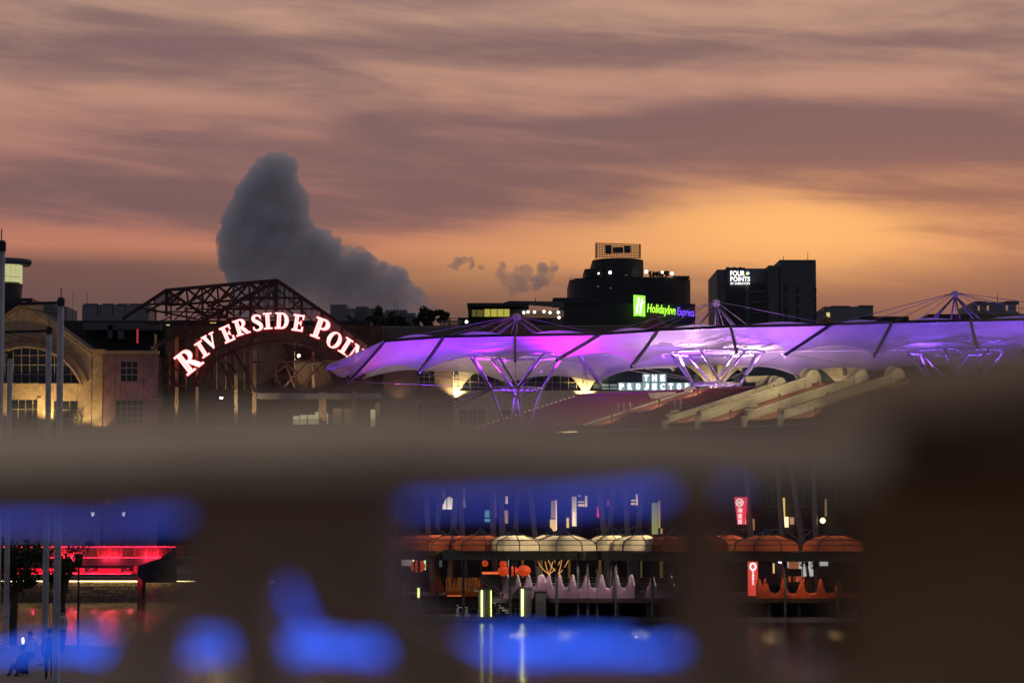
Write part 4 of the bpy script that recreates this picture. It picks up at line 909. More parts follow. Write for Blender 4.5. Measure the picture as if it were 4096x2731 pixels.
far_block('apartment_block', 'grey apartment block right of the slate hotel with one yellow window', 3300, 1226, 3498, 760, 25, M_hdb, [(3270, 1246, 3302, 1300), (3330, 1223, 3404, 1227), (3440, 1221, 3499, 1227)], [(3306, 1250, 3319, 1268)], M_warmw, GZ, FG)
far_block('apartment_block', 'pierced grey apartment crown right of the third canopy mast', 3900, 1208, 4084, 740, 25, M_hdb, [(3905, 1205, 3955, 1209), (4030, 1204, 4084, 1209)], [(3912, 1221, 3918, 1242), (3948, 1222, 3955, 1242), (4024, 1222, 4031, 1242), (4066, 1219, 4074, 1246)], emi('sky coloured glow panel', (.36, .16, .08), .9), GZ, FG)  # openings are glowing panels in the sky's colour
q_ = W(3990, 1206, 745); tag(MB().tube(q_, W(3990, 1176, 745), .14, .07).build('antenna_mast', M_darksteel), 'thin antenna on the pierced apartment crown', 'mast')
far_block('roof_ridge_block', 'dark low roofline directly behind the third canopy mast', 3720, 1256, 4300, 420, 15, mat('brown roofline', (.06, .045, .04), .8), [(3440, 1266, 3640, 1300)])
TG = 'dark trees on the skyline'
for i, (x, y, r, D, lab) in enumerate(((1540, 1262, 46, 360, 'broad dark tree crown beside the lit shrub left of the clubhouse'), (1480, 1278, 30, 365, 'low dark tree above the end of the arched sign'), (1683, 1250, 40, 350, 'tall pointed dark tree in front of the pale grey block'),
        (1730, 1252, 22, 340, 'slim upright dark tree left of the clubhouse terrace'), (1772, 1256, 20, 340, 'slim dark tree nearest the clubhouse terrace'), (1610, 1276, 34, 362, 'low dark tree between the rooftop trees'))):
    p = W(x, y, D); rr = r * D / F; tree('skyline_tree', lab, (p.x, D, GZ), p.z - GZ + rr * .4, (rr * 1.1, rr, rr * 1.25), 900, .30, 20 + i, TG)
D = 335
br = far_block('roof_terrace', 'dark planted roof deck under the skyline trees', 1440, 1302, 1860, D, 30, M_black)
mb = MB()
for k in range(9):
    mb.beam(W(1760 + 9 * k, 1302, D - .2), W(1768 + 9 * k, 1284, D - .2), .12); mb.beam(W(1768 + 9 * k, 1302, D - .2), W(1760 + 9 * k, 1284, D - .2), .12)
mb.beam(W(1752, 1284, D - .2), W(1848, 1284, D - .2), .14); mb.build('lattice_railing', mat('lattice', (.18, .13, .14), .7), br)
MB().hexa([W(1790, 1275, D), W(1872, 1274, D), W(1872, 1274, D + 3), W(1790, 1275, D + 3), W(1790, 1272, D), W(1872, 1271, D), W(1872, 1271, D + 3), W(1790, 1272, D + 3)]).build('pergola_roof', M_darksteel, br)
MB().tube(W(1866, 1302, D + 1), W(1866, 1274, D + 1), .12).build('pergola_post', M_darksteel, br); MB().tube(W(1798, 1302, D + 1), W(1798, 1274, D + 1), .12).build('pergola_post', M_darksteel, br)
p = W(1866, 1287, D - .6); MB().ball(p, .2, 8, 6).build('lamp_bulb', emi('terrace lamp', (1, 1, 1), 6), br)

# ------------------------------------------------------------------ purple lit membrane canopies
NODES = [((885, 783), (800, 876), 212, 209), ((1020, 773), (963, 855), 207, 202), ((1183, 770), (1183, 826), 205, 199), ((1380, 767), (1282, 825), 213, 207), ((1513, 758), (1452, 840), 215, 209),
         ((1678, 750), (1692, 806), 213, 207), ((1909, 745), (1807, 812), 221, 214), ((2049, 740), (2009, 816), 214, 208), ((2229, 736), (2244, 796), 212, 206), ((2440, 731), (2350, 806), 219, 213), ((2600, 726), (2560, 815), 214, 208)]
BACKT, BACKL = 232, 238
FT = [Q(*n[0], n[2]) for n in NODES]; FL = [Q(*n[1], n[3]) for n in NODES]
BTP = [(905, 822), (1030, 820), (1158, 819), (1332, 816), (1520, 812), (1680, 808), (1795, 806), (2020, 803), (2200, 800), (2420, 797), (2580, 795)]
BLP = [(840, 868), (985, 853), (1163, 880), (1377, 878), (1545, 846), (1700, 846), (1830, 864), (2010, 852), (2235, 850), (2380, 862), (2560, 852)]
BT = [Q(*p, BACKT) for p in BTP]; BL = [Q(*p, BACKL) for p in BLP]
TIP = Q(750, 842, 206); BTIP = Q(795, 866, 232)
M_mast = mat('grey mast steel', (.16, .145, .16), .5); M_spar = mat('black spar', (.02, .02, .024), .45); M_spar2 = mat('canopy pipe', (.5, .47, .46), .45)
def lerp(a, b2, t_): return a * (1 - t_) + b2 * t_
def skirt(t0, t1, l0, l1, sc_, outw, name, parent):
    def fn(u, v_):
        top = lerp(t0, t1, u); bot = lerp(l0, l1, u); arch = 4 * u * (1 - u)
        bot = bot + (top - bot) * (sc_ * arch)
        p = lerp(top, bot, v_); p = p + V((0, 0, -.28)) * (4 * v_ * (1 - v_)) + (V((0, outw, 0)) * (arch * v_ * (1 - v_)))
        return p
    return MB().grid(fn, 14, 10).build(name, M_memb, parent, True)
CC = [('A', Q(1187, 725, 214), Q(1187, 893, 214), 0, 3), ('B', Q(1645, 692, 224), Q(1645, 882, 224), 3, 6), ('C', Q(2193, 672, 222), Q(2193, 880, 222), 6, 9)]
CL = {'A': 'vivid violet lit membrane canopy with pointed tip on flared steel struts, left of its row', 'B': 'pale lilac lit membrane canopy in front of the white box letters', 'C': 'deep violet membrane canopy half hidden behind the blurred railing'}
LCOL = {'A': [(.20, .012, 1), (.66, .012, 1)], 'B': [(.88, .50, .95), (.40, .10, 1)], 'C': [(.20, .06, 1), (.26, .08, 1)]}
for nm, apex, ringc, i0, i1 in CC:
    cp = thing('membrane_canopy', CL[nm], 'canopy', (apex.x, apex.y, GZ), 'membrane canopies on steel masts')
    idx = list(range(i0, i1 + 1))
    if nm == 'C': idx.append(10)
    cx, cy = apex.x, apex.y; zr = ringc.z
    for i, j in zip(idx[:-1], idx[1:]):
        skirt(FT[i], FT[j], FL[i], FL[j], .30, .5, 'membrane_panel', cp); skirt(BT[i], BT[j], BL[i], BL[j], .26, -.5, 'membrane_panel', cp)
        def top(u, v_, i=i, j=j):
            p = lerp(lerp(FT[i], FT[j], u), lerp(BT[i], BT[j], u), v_); return p + V((0, 0, -1.0 * sin(pi * v_) * sin(pi * min(1, max(0, u))) * .6 - .02))
        MB().grid(top, 10, 10).build('inner_membrane', M_memb, cp, True)
        for (f0, f1) in ((.08, .93),):
            def cush(u, v_, i=i, j=j, f0=f0, f1=f1):
                p = lerp(lerp(FT[i], FT[j], f0 + (f1 - f0) * u), lerp(BT[i], BT[j], f0 + (f1 - f0) * u), v_ * .22); return p + V((0, 0, .06 + .50 * sin(pi * u) * sin(pi * (v_ * .8 + .1))))
            MB().grid(cush, 10, 6).build('roof_cushion', M_cush, cp, True)
        MB().beam(FT[i], FT[j], .26, .24).build('edge_beam', M_spar, cp); MB().beam(BT[i], BT[j], .2, .2).build('edge_beam', M_spar2, cp)
        a = FT[i] + V((0, .9, -.35)); b2 = FT[j] + V((0, .9, -.35)); MB().tube(a, b2, .10).build('edge_pipe', M_spar2, cp, True)
    for i in idx:
        if i == i0 and nm != 'A': continue
        MB().beam(FT[i], FL[i] + (FL[i] - FT[i]).normalized() * .25, .19, .24).build('spar', M_spar, cp); MB().tube(BT[i], BL[i] + (BL[i] - BT[i]).normalized() * .4, .19).build('spar', M_spar2, cp, True)
        d = (FL[i] - FT[i]); MB().tube(FT[i] + d * .05 + V((0, .45, -.1)), FL[i] + V((0, .45, -.1)), .09).build('spar_pipe', M_spar2, cp, True)
    if nm == 'A':
        skirt(TIP, FT[0], TIP + V((0, -.3, -.1)), FL[0], .3, .3, 'membrane_panel', cp); skirt(TIP, BT[0], BTIP, BL[0], .3, -.3, 'membrane_panel', cp)
        MB().grid(lambda u, v_: lerp(lerp(TIP, FT[0], u), lerp(TIP, BT[0], u), v_) + V((0, 0, .3 * sin(pi * v_) * u)), 8, 8).build('inner_membrane', M_memb, cp, True)
        MB().beam(TIP, FT[0], .12, .1).build('edge_beam', M_spar2, cp)
    # mast head
    ztop = lerp(FT[i0], FT[i1], .5).z; tips = []
    for k in range(6):
        a = 2 * pi * (k + .5) / 6; rr = 2.9; b2 = V((cx + rr * cos(a), cy + rr * sin(a), ztop - .2)); MB().tube(apex - V((0, 0, .3)), b2, .09, n=8).build('mast_strut', M_mast, cp, True)
    MB().lathe([(.22, -.55), (.34, -.3), (.34, .05), (.12, .18)], apex, 12).build('mast_head', M_spar2, cp)
    for i in idx:
        for s in (.0,):
            tgt = FT[i] if not s else lerp(FT[i], FT[i + 1], .5)
            if abs(tgt.x - cx) < .8: continue
            MB().tube(apex, tgt, .03, n=5).build('cable', M_mast, cp)
        MB().tube(apex, BT[i], .03, n=5).build('cable', M_mast, cp)
        MB().tube((cx, cy, zr), FL[i], .022, n=5).build('cable', M_white, cp)
    # flared struts, ring and legs
    rr1, rr2 = 2.25, 4.5; zt = zr + 2.9; N8 = 8
    ring = MB()
    for k in range(24):
        a, b2 = 2 * pi * k / 24, 2 * pi * (k + 1) / 24; ring.tube((cx + rr1 * cos(a), cy + rr1 * sin(a), zr), (cx + rr1 * cos(b2), cy + rr1 * sin(b2), zr), .13)
    ring.build('ring', M_white, cp, True); up = MB()
    for k in range(24):
        a, b2 = 2 * pi * k / 24, 2 * pi * (k + 1) / 24; up.tube((cx + rr2 * cos(a), cy + rr2 * sin(a), zt), (cx + rr2 * cos(b2), cy + rr2 * sin(b2), zt), .09)
    up.build('upper_ring', M_white, cp, True)
    for k in range(4):
        a = 2 * pi * k / 4 - pi / 2 + .06
        for da in (-.48, .48):
            MB().tube((cx + rr1 * cos(a), cy + rr1 * sin(a), zr), (cx + rr2 * cos(a + da), cy + rr2 * sin(a + da), zt), .12).build('strut', M_white, cp, True)
        bx_, by_ = cx + .95 * cos(a + .785), cy + .95 * sin(a + .785)
        for da in (0, pi / 2): MB().tube((cx + rr1 * cos(a + da), cy + rr1 * sin(a + da), zr), (bx_, by_, zr - 4.4), .115).build('leg', M_white, cp, True)
        MB().tube((bx_, by_, zr - 4.4), (cx + 1.5 * cos(a + .785), cy + 1.5 * sin(a + .785), GZ), .15).build('column', M_white, cp, True)
    for k in range(4):
        a = pi / 4 + k * pi / 2; p = V((cx + 3.4 * cos(a), cy + 3.4 * sin(a), zr + .7)); MB().box(p - V((.15, .15, .2)), p + V((.15, .15, 0))).build('uplight', M_darksteel, cp)
        MB().tube(p - V((0, 0, .2)), (cx + 2.2 * cos(a), cy + 2.2 * sin(a), zr), .05).build('uplight_arm', M_darksteel, cp)
        pw = {'A': 8500, 'B': 9000, 'C': 3800}[nm]
        lamp(cp, p + V((0, 0, .15)), LCOL[nm][k % 2], pw, p + V((cos(a) * 3.4, sin(a) * 3.4, 5)), 138, .15, .5)
    lamp(cp, V((cx, cy - 2, zr + .9)), LCOL[nm][0], {'A': 3200, 'B': 2200, 'C': 1200}[nm], V((cx, cy - 3, zr + 9)), 165, .2, .6)
    lamp(cp, V((cx, cy, zr - .35)), {'A': (.3, .05, 1), 'B': (.7, .4, 1), 'C': (.25, .08, 1)}[nm], {'A': 420, 'B': 260, 'C': 200}[nm], size=.2)
    MB().lathe([(.25, -.75), (.3, -.55), (.12, -.5)], (cx, cy, zr), 12).build('lamp_housing', M_darksteel, cp)
    for k in range(4): a = k * pi / 2 + .4; MB().tube((cx, cy, zr - .6), (cx + rr1 * cos(a), cy + rr1 * sin(a), zr), .03, n=5).build('lamp_stay', M_darksteel, cp)
    if nm == 'A':
        for (sx_, sy_, pw_, cl_) in ((-7.5, -3, 1500, (.42, .06, 1)), (-7.5, 6, 1500, (.7, .3, .9)), (-10.5, -1, 900, (1, .10, .30))):  # added spots brighten the tip; the red one imitates the sign's reflection
            p = V((cx + sx_, cy + sy_, FL[0].z - 2.6)); MB().box(p - V((.15, .15, .2)), p + V((.15, .15, 0))).build('uplight', M_darksteel, cp)
            MB().tube(p - V((0, 0, .1)), V((cx - 2.1, cy, zr)), .04).build('uplight_arm', M_darksteel, cp); lamp(cp, p + V((0, 0, .15)), cl_, pw_, p + V((0, 0, 5)), 130, .15, .5)
    if nm != 'C':
        for sx_ in (-5, 5):
            p = V((cx + sx_, cy + 10.5, zr - 5)); MB().box(p - V((.2, .2, .2)), p + V((.2, .2, 0))).build('floodlight', M_darksteel, cp); MB().tube(p - V((0, 0, .2)), V((p.x, p.y, GZ)), .06).build('floodlight_post', M_darksteel, cp)
            lamp(cp, p + V((0, 0, .2)), (1, .76, .45), 4200 if nm == 'A' else 3000, p + V((0, 7, 6)), 95, .2)
    if nm == 'B':
        for dx in (-2.5, 2.5): p = V((cx + dx, cy - 5, zr - 2.0)); lamp(cp, p, (1, .78, .5), 420, p + V((0, 5, 3)), 100, .2)

# ------------------------------------------------------------------ shophouse row with tiled roof and lit parapets
R0 = Q(1330, 912, 226); R1 = Q(1860, 888, 208); R1.z = R0.z; SL = V((-9.9, -4.0, -3.3)) / 11.0; WID = 11.0; RV = R1 - R0
sh = thing('shophouse_row', 'row of shophouses with red tiled roof divided by cream lit parapet walls', 'building', (R0.x, R0.y, GZ))
def RP(s, k, dz=0): return R0 + RV * s + SL * (WID * k) + V((0, 0, dz))
MB().hexa([RP(0, 1, -.3), RP(1.9, 1, -.3), RP(1.9, 0, -.3), RP(0, 0, -.3), RP(0, 1, -.06), RP(1.9, 1, -.06), RP(1.9, 0, -.06), RP(0, 0, -.06)]).build('roof_deck', M_tile, sh)
mb = MB(); NC = 44
for c_ in range(NC):
    k0, k1 = c_ / NC, (c_ + 1.18) / NC
    mb.add([RP(-.01, k0, .02), RP(1.9, k0, .02), RP(1.9, min(k1, 1.01), .085), RP(-.01, min(k1, 1.01), .085), RP(-.01, min(k1, 1.01), .0), RP(1.9, min(k1, 1.01), .0)], [(0, 1, 2, 3), (3, 2, 5, 4)])
stuff(mb.build('roof_tiles', M_tile, sh))
mb = MB()
for c_ in range(150):
    s = c_ / 150 * 1.9; mb.beam(RP(s, .0, .07), RP(s, 1, .09), .10, .06)
stuff(mb.build('tile_ribs', M_tile, sh))
MB().hexa([RP(0, 0, -.3), RP(1.9, 0, -.3), RP(1.9, 0, -.3) + V((6, 2.6, -2.6)), RP(0, 0, -.3) + V((6, 2.6, -2.6)), RP(0, 0, 0), RP(1.9, 0, 0), RP(1.9, 0, 0) + V((6, 2.6, -2.6)), RP(0, 0, 0) + V((6, 2.6, -2.6))]).build('rear_roof', M_tile, sh)
MB().tube(RP(-.01, 0, .1), RP(1.9, 0, .1), .2).build('ridge_tile', M_tile, sh, True)
def wallq(a, b2, nm, m):
    d = V((-(b2 - a).y, (b2 - a).x, 0)).normalized() * .4; MB().hexa([V((a.x, a.y, GZ)), V((b2.x, b2.y, GZ)), V((b2.x, b2.y, GZ)) + d, V((a.x, a.y, GZ)) + d, a, b2, b2 + d, a + d]).build(nm, m, sh)
M_shw = mat('shophouse wall', (.07, .06, .055), .9)
wallq(RP(0, .93, -.65), RP(1.9, .93, -.65), 'front_wall', M_shw); wallq(RP(.005, .9, -.7), RP(.005, .02, -.5), 'end_wall', M_shw)
wn_d = RV.normalized(); wn_n = V((wn_d.y, -wn_d.x, 0))
for i in range(15):
    for z_ in (6.4, 9.8, 12.6):
        c_ = RP(.06 + .12 * i, .93); c_.z = z_
        if z_ > 12 and i % 2: continue
        q_ = [c_ + wn_d * a_ + V((0, 0, b_)) + wn_n * .05 for a_, b_ in ((-.55, -.8), (.55, -.8), (.55, .8), (-.55, .8))]
        f_ = MB().prism(q_, wn_n * -.045).build('window', M_conc, sh)
        for a_ in (-.27, .27):
            MB().prism([c_ + wn_d * (a_ + u_) + V((0, 0, b_)) + wn_n * .075 for u_, b_ in ((-.21, -.7), (.21, -.7), (.21, .7), (-.21, .7))], wn_n * -.02).build('shutter', mat('dark shutter', (.03, .045, .045), .6), f_)
def parapet(s, k0, k1, hgt, cap=True, fin=True):
    cr = .35 + .42 * hgt
    a, b2 = RP(s, k1, -.1), RP(s, k0, -.1); th = RV.normalized() * .38; up = V((0, 0, hgt))
    p = MB().hexa([a, a + th, b2 + th, b2, a + up, a + th + up, b2 + th + up, b2 + up]).build('parapet', M_cream, sh)
    e = V((0, 0, hgt + .10)); MB().beam(a + e + th * .5, b2 + e + th * .5, .62, .13).build('coping', M_cream, p)
    e2 = V((0, 0, hgt - .25)); MB().beam(a + e2 - th * .08, b2 + e2 - th * .08, .10, .10).build('moulding', M_cream, p)
    if cap:
        d = -SL.copy(); d.z = 0; d.normalize(); pts = []
        for t_ in range(13): an = pi * t_ / 12; pts.append(b2 + V((0, 0, hgt - .2)) + d * (cr * cos(an)) + V((0, 0, cr * 1.2 * sin(an))))
        pts += [b2 + V((0, 0, -.4)) - d * cr, b2 + V((0, 0, -.4)) + d * cr]
        MB().prism(pts, th * 1.5).build('ridge_cap', M_cream, p)
        pt2 = [q_ - th * .25 + V((0, 0, .08)) for q_ in pts[:13]]; MB().path(pt2, .10).build('cap_moulding', M_cream, p)
    if fin:
        e = a + V((0, 0, .0)); MB().box(e + V((-.25, -.3, -.4)), e + V((.3, .3, hgt * .75))).build('end_block', M_cream, p)
        for k in (0, 1): q_ = a - SL * (.45 * (k + 1)) + V((0, 0, hgt + .18 + .18 * k)); MB().tube(q_ + V((-.35, 0, 0)), q_ + V((.4, 0, .08)), .11).build('bollard_lamp', M_cream, p)
    return p
def s_for(px, k=1.0):
    lo, hi = 0, 1.9
    for _ in range(40):
        mid = (lo + hi) / 2; q_ = RP(mid, k); xx = 1176 + q_.x / q_.y * 5553
        if xx < px: lo = mid
        else: hi = mid
    return lo
for px, k0, hg in ((1585, 0, .18), (1782, 0, .55), (1858, 0, .90), (1968, 0, .75), (2052, 0, .75)):
    s = s_for(px, 0); pr = parapet(s, k0, 1.0, hg, fin=px > 1700)
    for k in (.98, .55, .2):
        p = RP(s, k, .5) + RV.normalized() * 3.3 + V((0, 0, .5)); lamp(sh, p, (1, .82, .50), 210, RP(s, k - .1, .5), 120, .1)
        MB().box(p - V((.08, .08, .22)), p + V((.08, .08, -.06))).build('floodlight', M_darksteel, sh); MB().tube(p - V((0, 0, .2)), p - V((0, 0, 2.0)), .03, n=5).build('floodlight_post', M_darksteel, sh)
for (px, k) in ((1522, .17), (1745, .06)):
    s = s_for(px, k); p = RP(s, k, .4 if px > 1600 else -.35); MB().hexa([p + V((-1.1, 0, .35)), p + V((1.2, 0, .35)), p + V((1.2, 1, .35)), p + V((-1.1, 1, .35)), p + V((-1.3, 0, .85)), p + V((1.2, 0, .95)), p + V((1.2, 1, .95)), p + V((-1.3, 1, .85))]).build('parapet_scroll', M_cream, sh)
    MB().box(p + V((-.3, .2, -.4)), p + V((.9, .8, .349))).build('scroll_stand', M_cream, sh)
for (px, py) in ((1420, 973), (1432, 970), (1447, 962), (1550, 957), (1563, 943)):
    s = s_for(px, .62); p = RP(s, .62, 0); MB().lathe([(.09, -.1), (.09, .75), (.12, .78), (.12, .9), (.05, .95)], p, 10).build('vent_pipe', M_cream, sh, True)
M_bulb = emi('string bulb', (1, .68, .4), 2.2)
for k in range(22):
    MB().ball(RP(.004, .06 + .042 * k, .26), .035, 6, 4).build('string_bulb', M_bulb, sh)
MB().beam(RP(-.005, 0, .1), RP(-.005, 1, .1), .3, .22).build('verge', mat('pink verge', (.35, .19, .14), .8), sh)

def wall_depth(px):
    u = (px - 2048) / F; a, b2 = RP(0, .93), RP(1.9, .93)
    d = b2 - a; t_ = (u * a.y - a.x) / (d.x - u * d.y); return a.y + d.y * t_
def front(px, D0, gap=.45): return min(D0, wall_depth(px) - gap)
# ------------------------------------------------------------------ waterfront: dome shades, roof plates, seats
def B3(x, y, D=190): return W(1600 + x / 3.485, 2050 + y / 3.485, D)
def B4(x, y, D=190): return W(2100 + x / 3.485, 2050 + y / 3.485, D)
M_or = fabric('orange canvas', (.62, .20, .11, 1), .6); M_cr = fabric('cream canvas', (.78, .70, .55, 1), .6)
M_cap = mat('dark blue cap', (.02, .03, .06), .6); M_rib = mat('grey frame', (.10, .10, .12), .5)
def dome(col):
    o = thing('dome_shade', 'x', 'sunshade', (0, 0, 0)); mm = M_or if col == 'orange' else M_cr; n = 8
    MB().lathe([(2.20, 0), (2.16, .56)], n=n, cap=False).build('skirt_band', mm, o)
    MB().lathe([(2.12, .60), (1.98, .82), (1.72, .98)], n=n, cap=False).build('shoulder_band', mm, o)
    MB().lathe([(1.66, 1.00), (1.1, 1.28), (.62, 1.42)], n=n, cap=False).build('crown_band', mm, o)
    MB().lathe([(.70, 1.40), (.40, 1.62), (.18, 1.92), (.06, 2.10)], n=12).build('cap', M_cap, o, True)
    MB().tube((0, 0, -2.9), (0, 0, 2.0), .07).build('mast', M_rib, o)
    for r, z in ((2.22, .02), (2.20, .58), (1.76, 1.0)):
        mb = MB()
        for k in range(n): a, b2 = 2 * pi * k / n, 2 * pi * (k + 1) / n; mb.tube((r * cos(a), r * sin(a), z), (r * cos(b2), r * sin(b2), z), .035, n=5)
        mb.build('hoop', M_rib, o)
    for k in range(n):
        a = 2 * pi * k / n; P = [(2.24, 0), (2.21, .58), (2.1, .80), (1.78, 1.0), (.66, 1.5)]
        MB().path([(r * cos(a), r * sin(a), z) for r, z in P], .04, 5).build('rib', M_rib, o)
    return o
protos = {c: dome(c) for c in ('orange', 'cream')}
for c in protos.values():
    for o_ in [c] + list(c.children_recursive): pass
DOMES = [(1660, 'orange', 191, .95, 'dim orange domed shade at the landing end of the row'), (1743, 'orange', 195, .85, 'small orange domed shade tucked behind two larger ones'), (1815, 'orange', 189.5, .95, 'bright orange domed shade, third from the landing end'),
         (1925, 'orange', 188, 1.1, 'large orange domed shade overlapping the first cream one'), (2058, 'cream', 187, 1.05, 'cream domed shade next to the large orange one'), (2200, 'cream', 194, .9, 'cream domed shade mostly hidden behind the widest one'),
         (2253, 'cream', 187.5, 1.18, 'widest cream domed shade in the middle of the row'), (2440, 'cream', 189, 1.0, 'cream domed shade right of the widest one'), (2556, 'cream', 187.5, 1.05, 'cream domed shade beside the brown orange ones'),
         (2690, 'orange', 187, 1.12, 'dull orange domed shade after the last cream one'), (2800, 'orange', 189, 1.0, 'dull orange domed shade behind the slim blurred baluster'), (2905, 'orange', 190, .95, 'orange domed shade below the red vertical sign'),
         (3062, 'orange', 187, 1.2, 'broad orange domed shade right of the red vertical sign'), (3330, 'orange', 187.5, 1.15, 'orange domed shade beside the dark pier edge')]
zb = zpx(2203, 188)
used = set()
for i, (px, c, D, s, lab) in enumerate(DOMES):
    o = protos[c] if c not in used else copy_tree(protos[c]); used.add(c)
    o['label'] = lab; o['group'] = 'domed canvas shades along the quay'
    o.location = (MX(px, D), D, zb); o.scale = (s, s, .86); o.rotation_euler = (0, 0, random.Random(i).uniform(0, .7))
for i, (px, c, D, s, lab) in enumerate(DOMES):
    o = [x_ for x_ in bpy.data.objects if x_.get('label') == lab][0]
    e = {'orange': 120, 'cream': 330}[c] * (.35 if i in (0, 9, 10) else 1)
    ld = bpy.data.lights.new('lamp', 'POINT'); ld.energy = e; ld.color = (1, .62, .28) if c == 'orange' else (1, .78, .45); ld.shadow_soft_size = .15
    lo = bpy.data.objects.new('lamp', ld); COL.objects.link(lo); lo.parent = o; lo.location = (.25, .25, .80)
# roof plates below the domes
M_plate = mat('grey green roof plate', (.36, .35, .27), .8)
PG = 'roof plates under the domed shades'
for i, (x0, x1, y0, y1, D, lab) in enumerate(((1560, 1780, 2204, 2232, 189.2, 'grey roof plate under the orange shades near the landing'), (1770, 2310, 2200, 2239, 186.0, 'long grey green curved roof plate under the cream shades'),
        (2300, 2410, 2204, 2240, 186.8, 'short slanted grey plate between two long roof plates'), (2405, 2830, 2206, 2243, 186.2, 'grey green roof plate ending at the slim baluster'), (2850, 3460, 2206, 2246, 186.4, 'dark grey roof plate under the orange shades by the red sign'))):
    o = thing('roof_plate', lab, 'canopy', (MX((x0 + x1) / 2, D), D, zpx(y1, D)), PG); N = 12; mb = MB(); a0, a1 = MX(x0, D), MX(x1, D)
    for k in range(N):
        u0, u1 = k / N, (k + 1) / N; f = lambda u: D + 2.2 * (2 * u - 1) ** 2 * .5
        zt, zb_ = zpx(y0, D), zpx(y1, D); xa, xb = lerp(a0, a1, u0), lerp(a0, a1, u1)
        mb.hexa([(xa, f(u0) + .5, zb_), (xb, f(u1) + .5, zb_), (xb, D + 6, zb_), (xa, D + 6, zb_), (xa, f(u0), zt), (xb, f(u1), zt), (xb, D + 6.3, zt), (xa, D + 6.3, zt)])
    mb.build('slab', M_plate, o)
    MB().beam((a0, D + 1.0, zpx(y0, D) + .02), (a1, D + 1.0, zpx(y0, D) + .02), .08, .05).build('gutter_edge', mat('pale gutter', (.3, .3, .28), .6), o)
    for u in (.15, .5, .85): x = lerp(a0, a1, u); MB().tube((x, D + 3.5, .35), (x, D + 3.5, zpx(y1, D) + .02), .11).build('post', M_rib, o)
# raised dining deck
zd = zpx(2392, 190); deck = thing('dining_deck', 'raised dark dining deck on stilts above the landing', 'deck', (MX(2400, 196), 196, .35))
MB().box((MX(1960, 190), 190.0, zd - .35), (MX(3480, 190), 206, zd)).build('floor', mat('dark timber', (.05, .04, .035), .8), deck)
MB().box((MX(1640, 196), 196.5, zd - .35), (MX(1958, 196), 206.5, zd)).build('floor', MATS['dark timber'], deck)
for px in range(1990, 3450, 120): MB().tube((MX(px, 191), 191, .3), (MX(px, 191), 191, zd - .34), .14).build('stilt', M_rib, deck)
# rippled parapet seats
def ripple(name, label, peaks, xa, xb, ytop, yval, ybot, D, m, dots=True):
    o = thing(name, label, 'seat wall', (MX((xa + xb) / 2, D), D, zpx(ybot, D))); mb = MB(); n = int((xb - xa) / 3)
    sig = 11.0
    def h(x): 
        v_ = max((1 / (1 + ((x - p) / 11.5) ** 4) for p in peaks), default=0); return yval + (ytop - yval) * min(1, v_)
    pf = [(xa + (xb - xa) * i / n) for i in range(n + 1)]; zb_ = zpx(ybot, D); ROWS = [(0, 0), (.0, .5), (.0, .86), (.12, .97), (.28, 1.0), (.42, .97), (.5, .86), (.5, .5), (.5, 0)]
    vs = []
    for x in pf:
        zt = zpx(h(x), D)
        for dy, f in ROWS: vs.append((MX(x, D), D + dy * .9, zb_ + (zt - zb_) * f))
    k = len(ROWS); mb.add(vs, [(i * k + j, (i + 1) * k + j, (i + 1) * k + j + 1, i * k + j + 1) for i in range(n) for j in range(k - 1)] + [tuple(range(k - 1, -1, -1)), tuple(range(n * k, n * k + k))])
    mb.build('shell', m, o, True)
    if dots:
        lm = emi('seat bead', (1, .8, .62), .5)
        for p in peaks:
            for j in range(7):
                x = p + 3 + j * 1.9; zt = zpx(h(x), D); MB().box((MX(x, D) - .03, D + .02, zt - .05), (MX(x, D) + .03, D + .1, zt + .05)).build('light_bead', lm, o)
    return o
M_pur = mat('purple moulded shell', (.30, .20, .30), .35, spec=.5, scale=.8); M_ord = mat('orange moulded shell', (.50, .10, .03), .4, spec=.5, scale=.8)
ripple('rippled_seat_wall', 'long purple moulded seat wall with rounded peaks and light beads', [2027, 2068, 2112, 2157, 2169, 2193, 2236, 2288, 2344, 2403, 2463, 2522], 2014, 2536, 2299, 2352, 2392, 190.2, M_pur)
ripple('rippled_seat_wall', 'short purple seat wall peak beside the slim blurred baluster', [2606, 2680], 2580, 2720, 2303, 2354, 2392, 190.4, mat('dim purple shell', (.26, .17, .22), .4))
ripple('rippled_seat_wall', 'orange moulded seat wall with rounded peaks below the black screens', [3033, 3059, 3130, 3202, 3279, 3350], 3022, 3420, 2312, 2372, 2396, 190.2, M_ord, False)
ripple('rippled_seat_wall', 'small dim orange seat wall piece beside the stairs', [1752], 1722, 1776, 2292, 2342, 2372, 190.6, M_ord, False)
for (px, y, D_, tgt, col, e) in ((2150, 2262, 188.6, 2350, (1, .72, .62), 150), (2320, 2262, 188.6, 2350, (1, .72, .62), 150), (2480, 2262, 188.6, 2350, (1, .72, .62), 150), (3080, 2262, 188.6, 2350, (1, .5, .25), 120), (3230, 2262, 188.6, 2350, (1, .5, .25), 120)):
    p = W(px, y, D_); o = thing('downlight', 'small downlight hung under the roof plate over the purple seat wall' if px < 2800 else 'small downlight hung under the roof plate over the orange seat wall', 'lamp', p, 'downlights under the roof plates')
    MB().lathe([(.10, -.02), (.08, .30)], p, 10).build('housing', M_darksteel, o); MB().tube(p + V((0, 0, .3)), V((p.x, p.y, zpx(2240, 187))), .02).build('stem', M_darksteel, o); lamp(o, p - V((0, 0, .06)), col, e, W(px, tgt, 190), 120, .08)
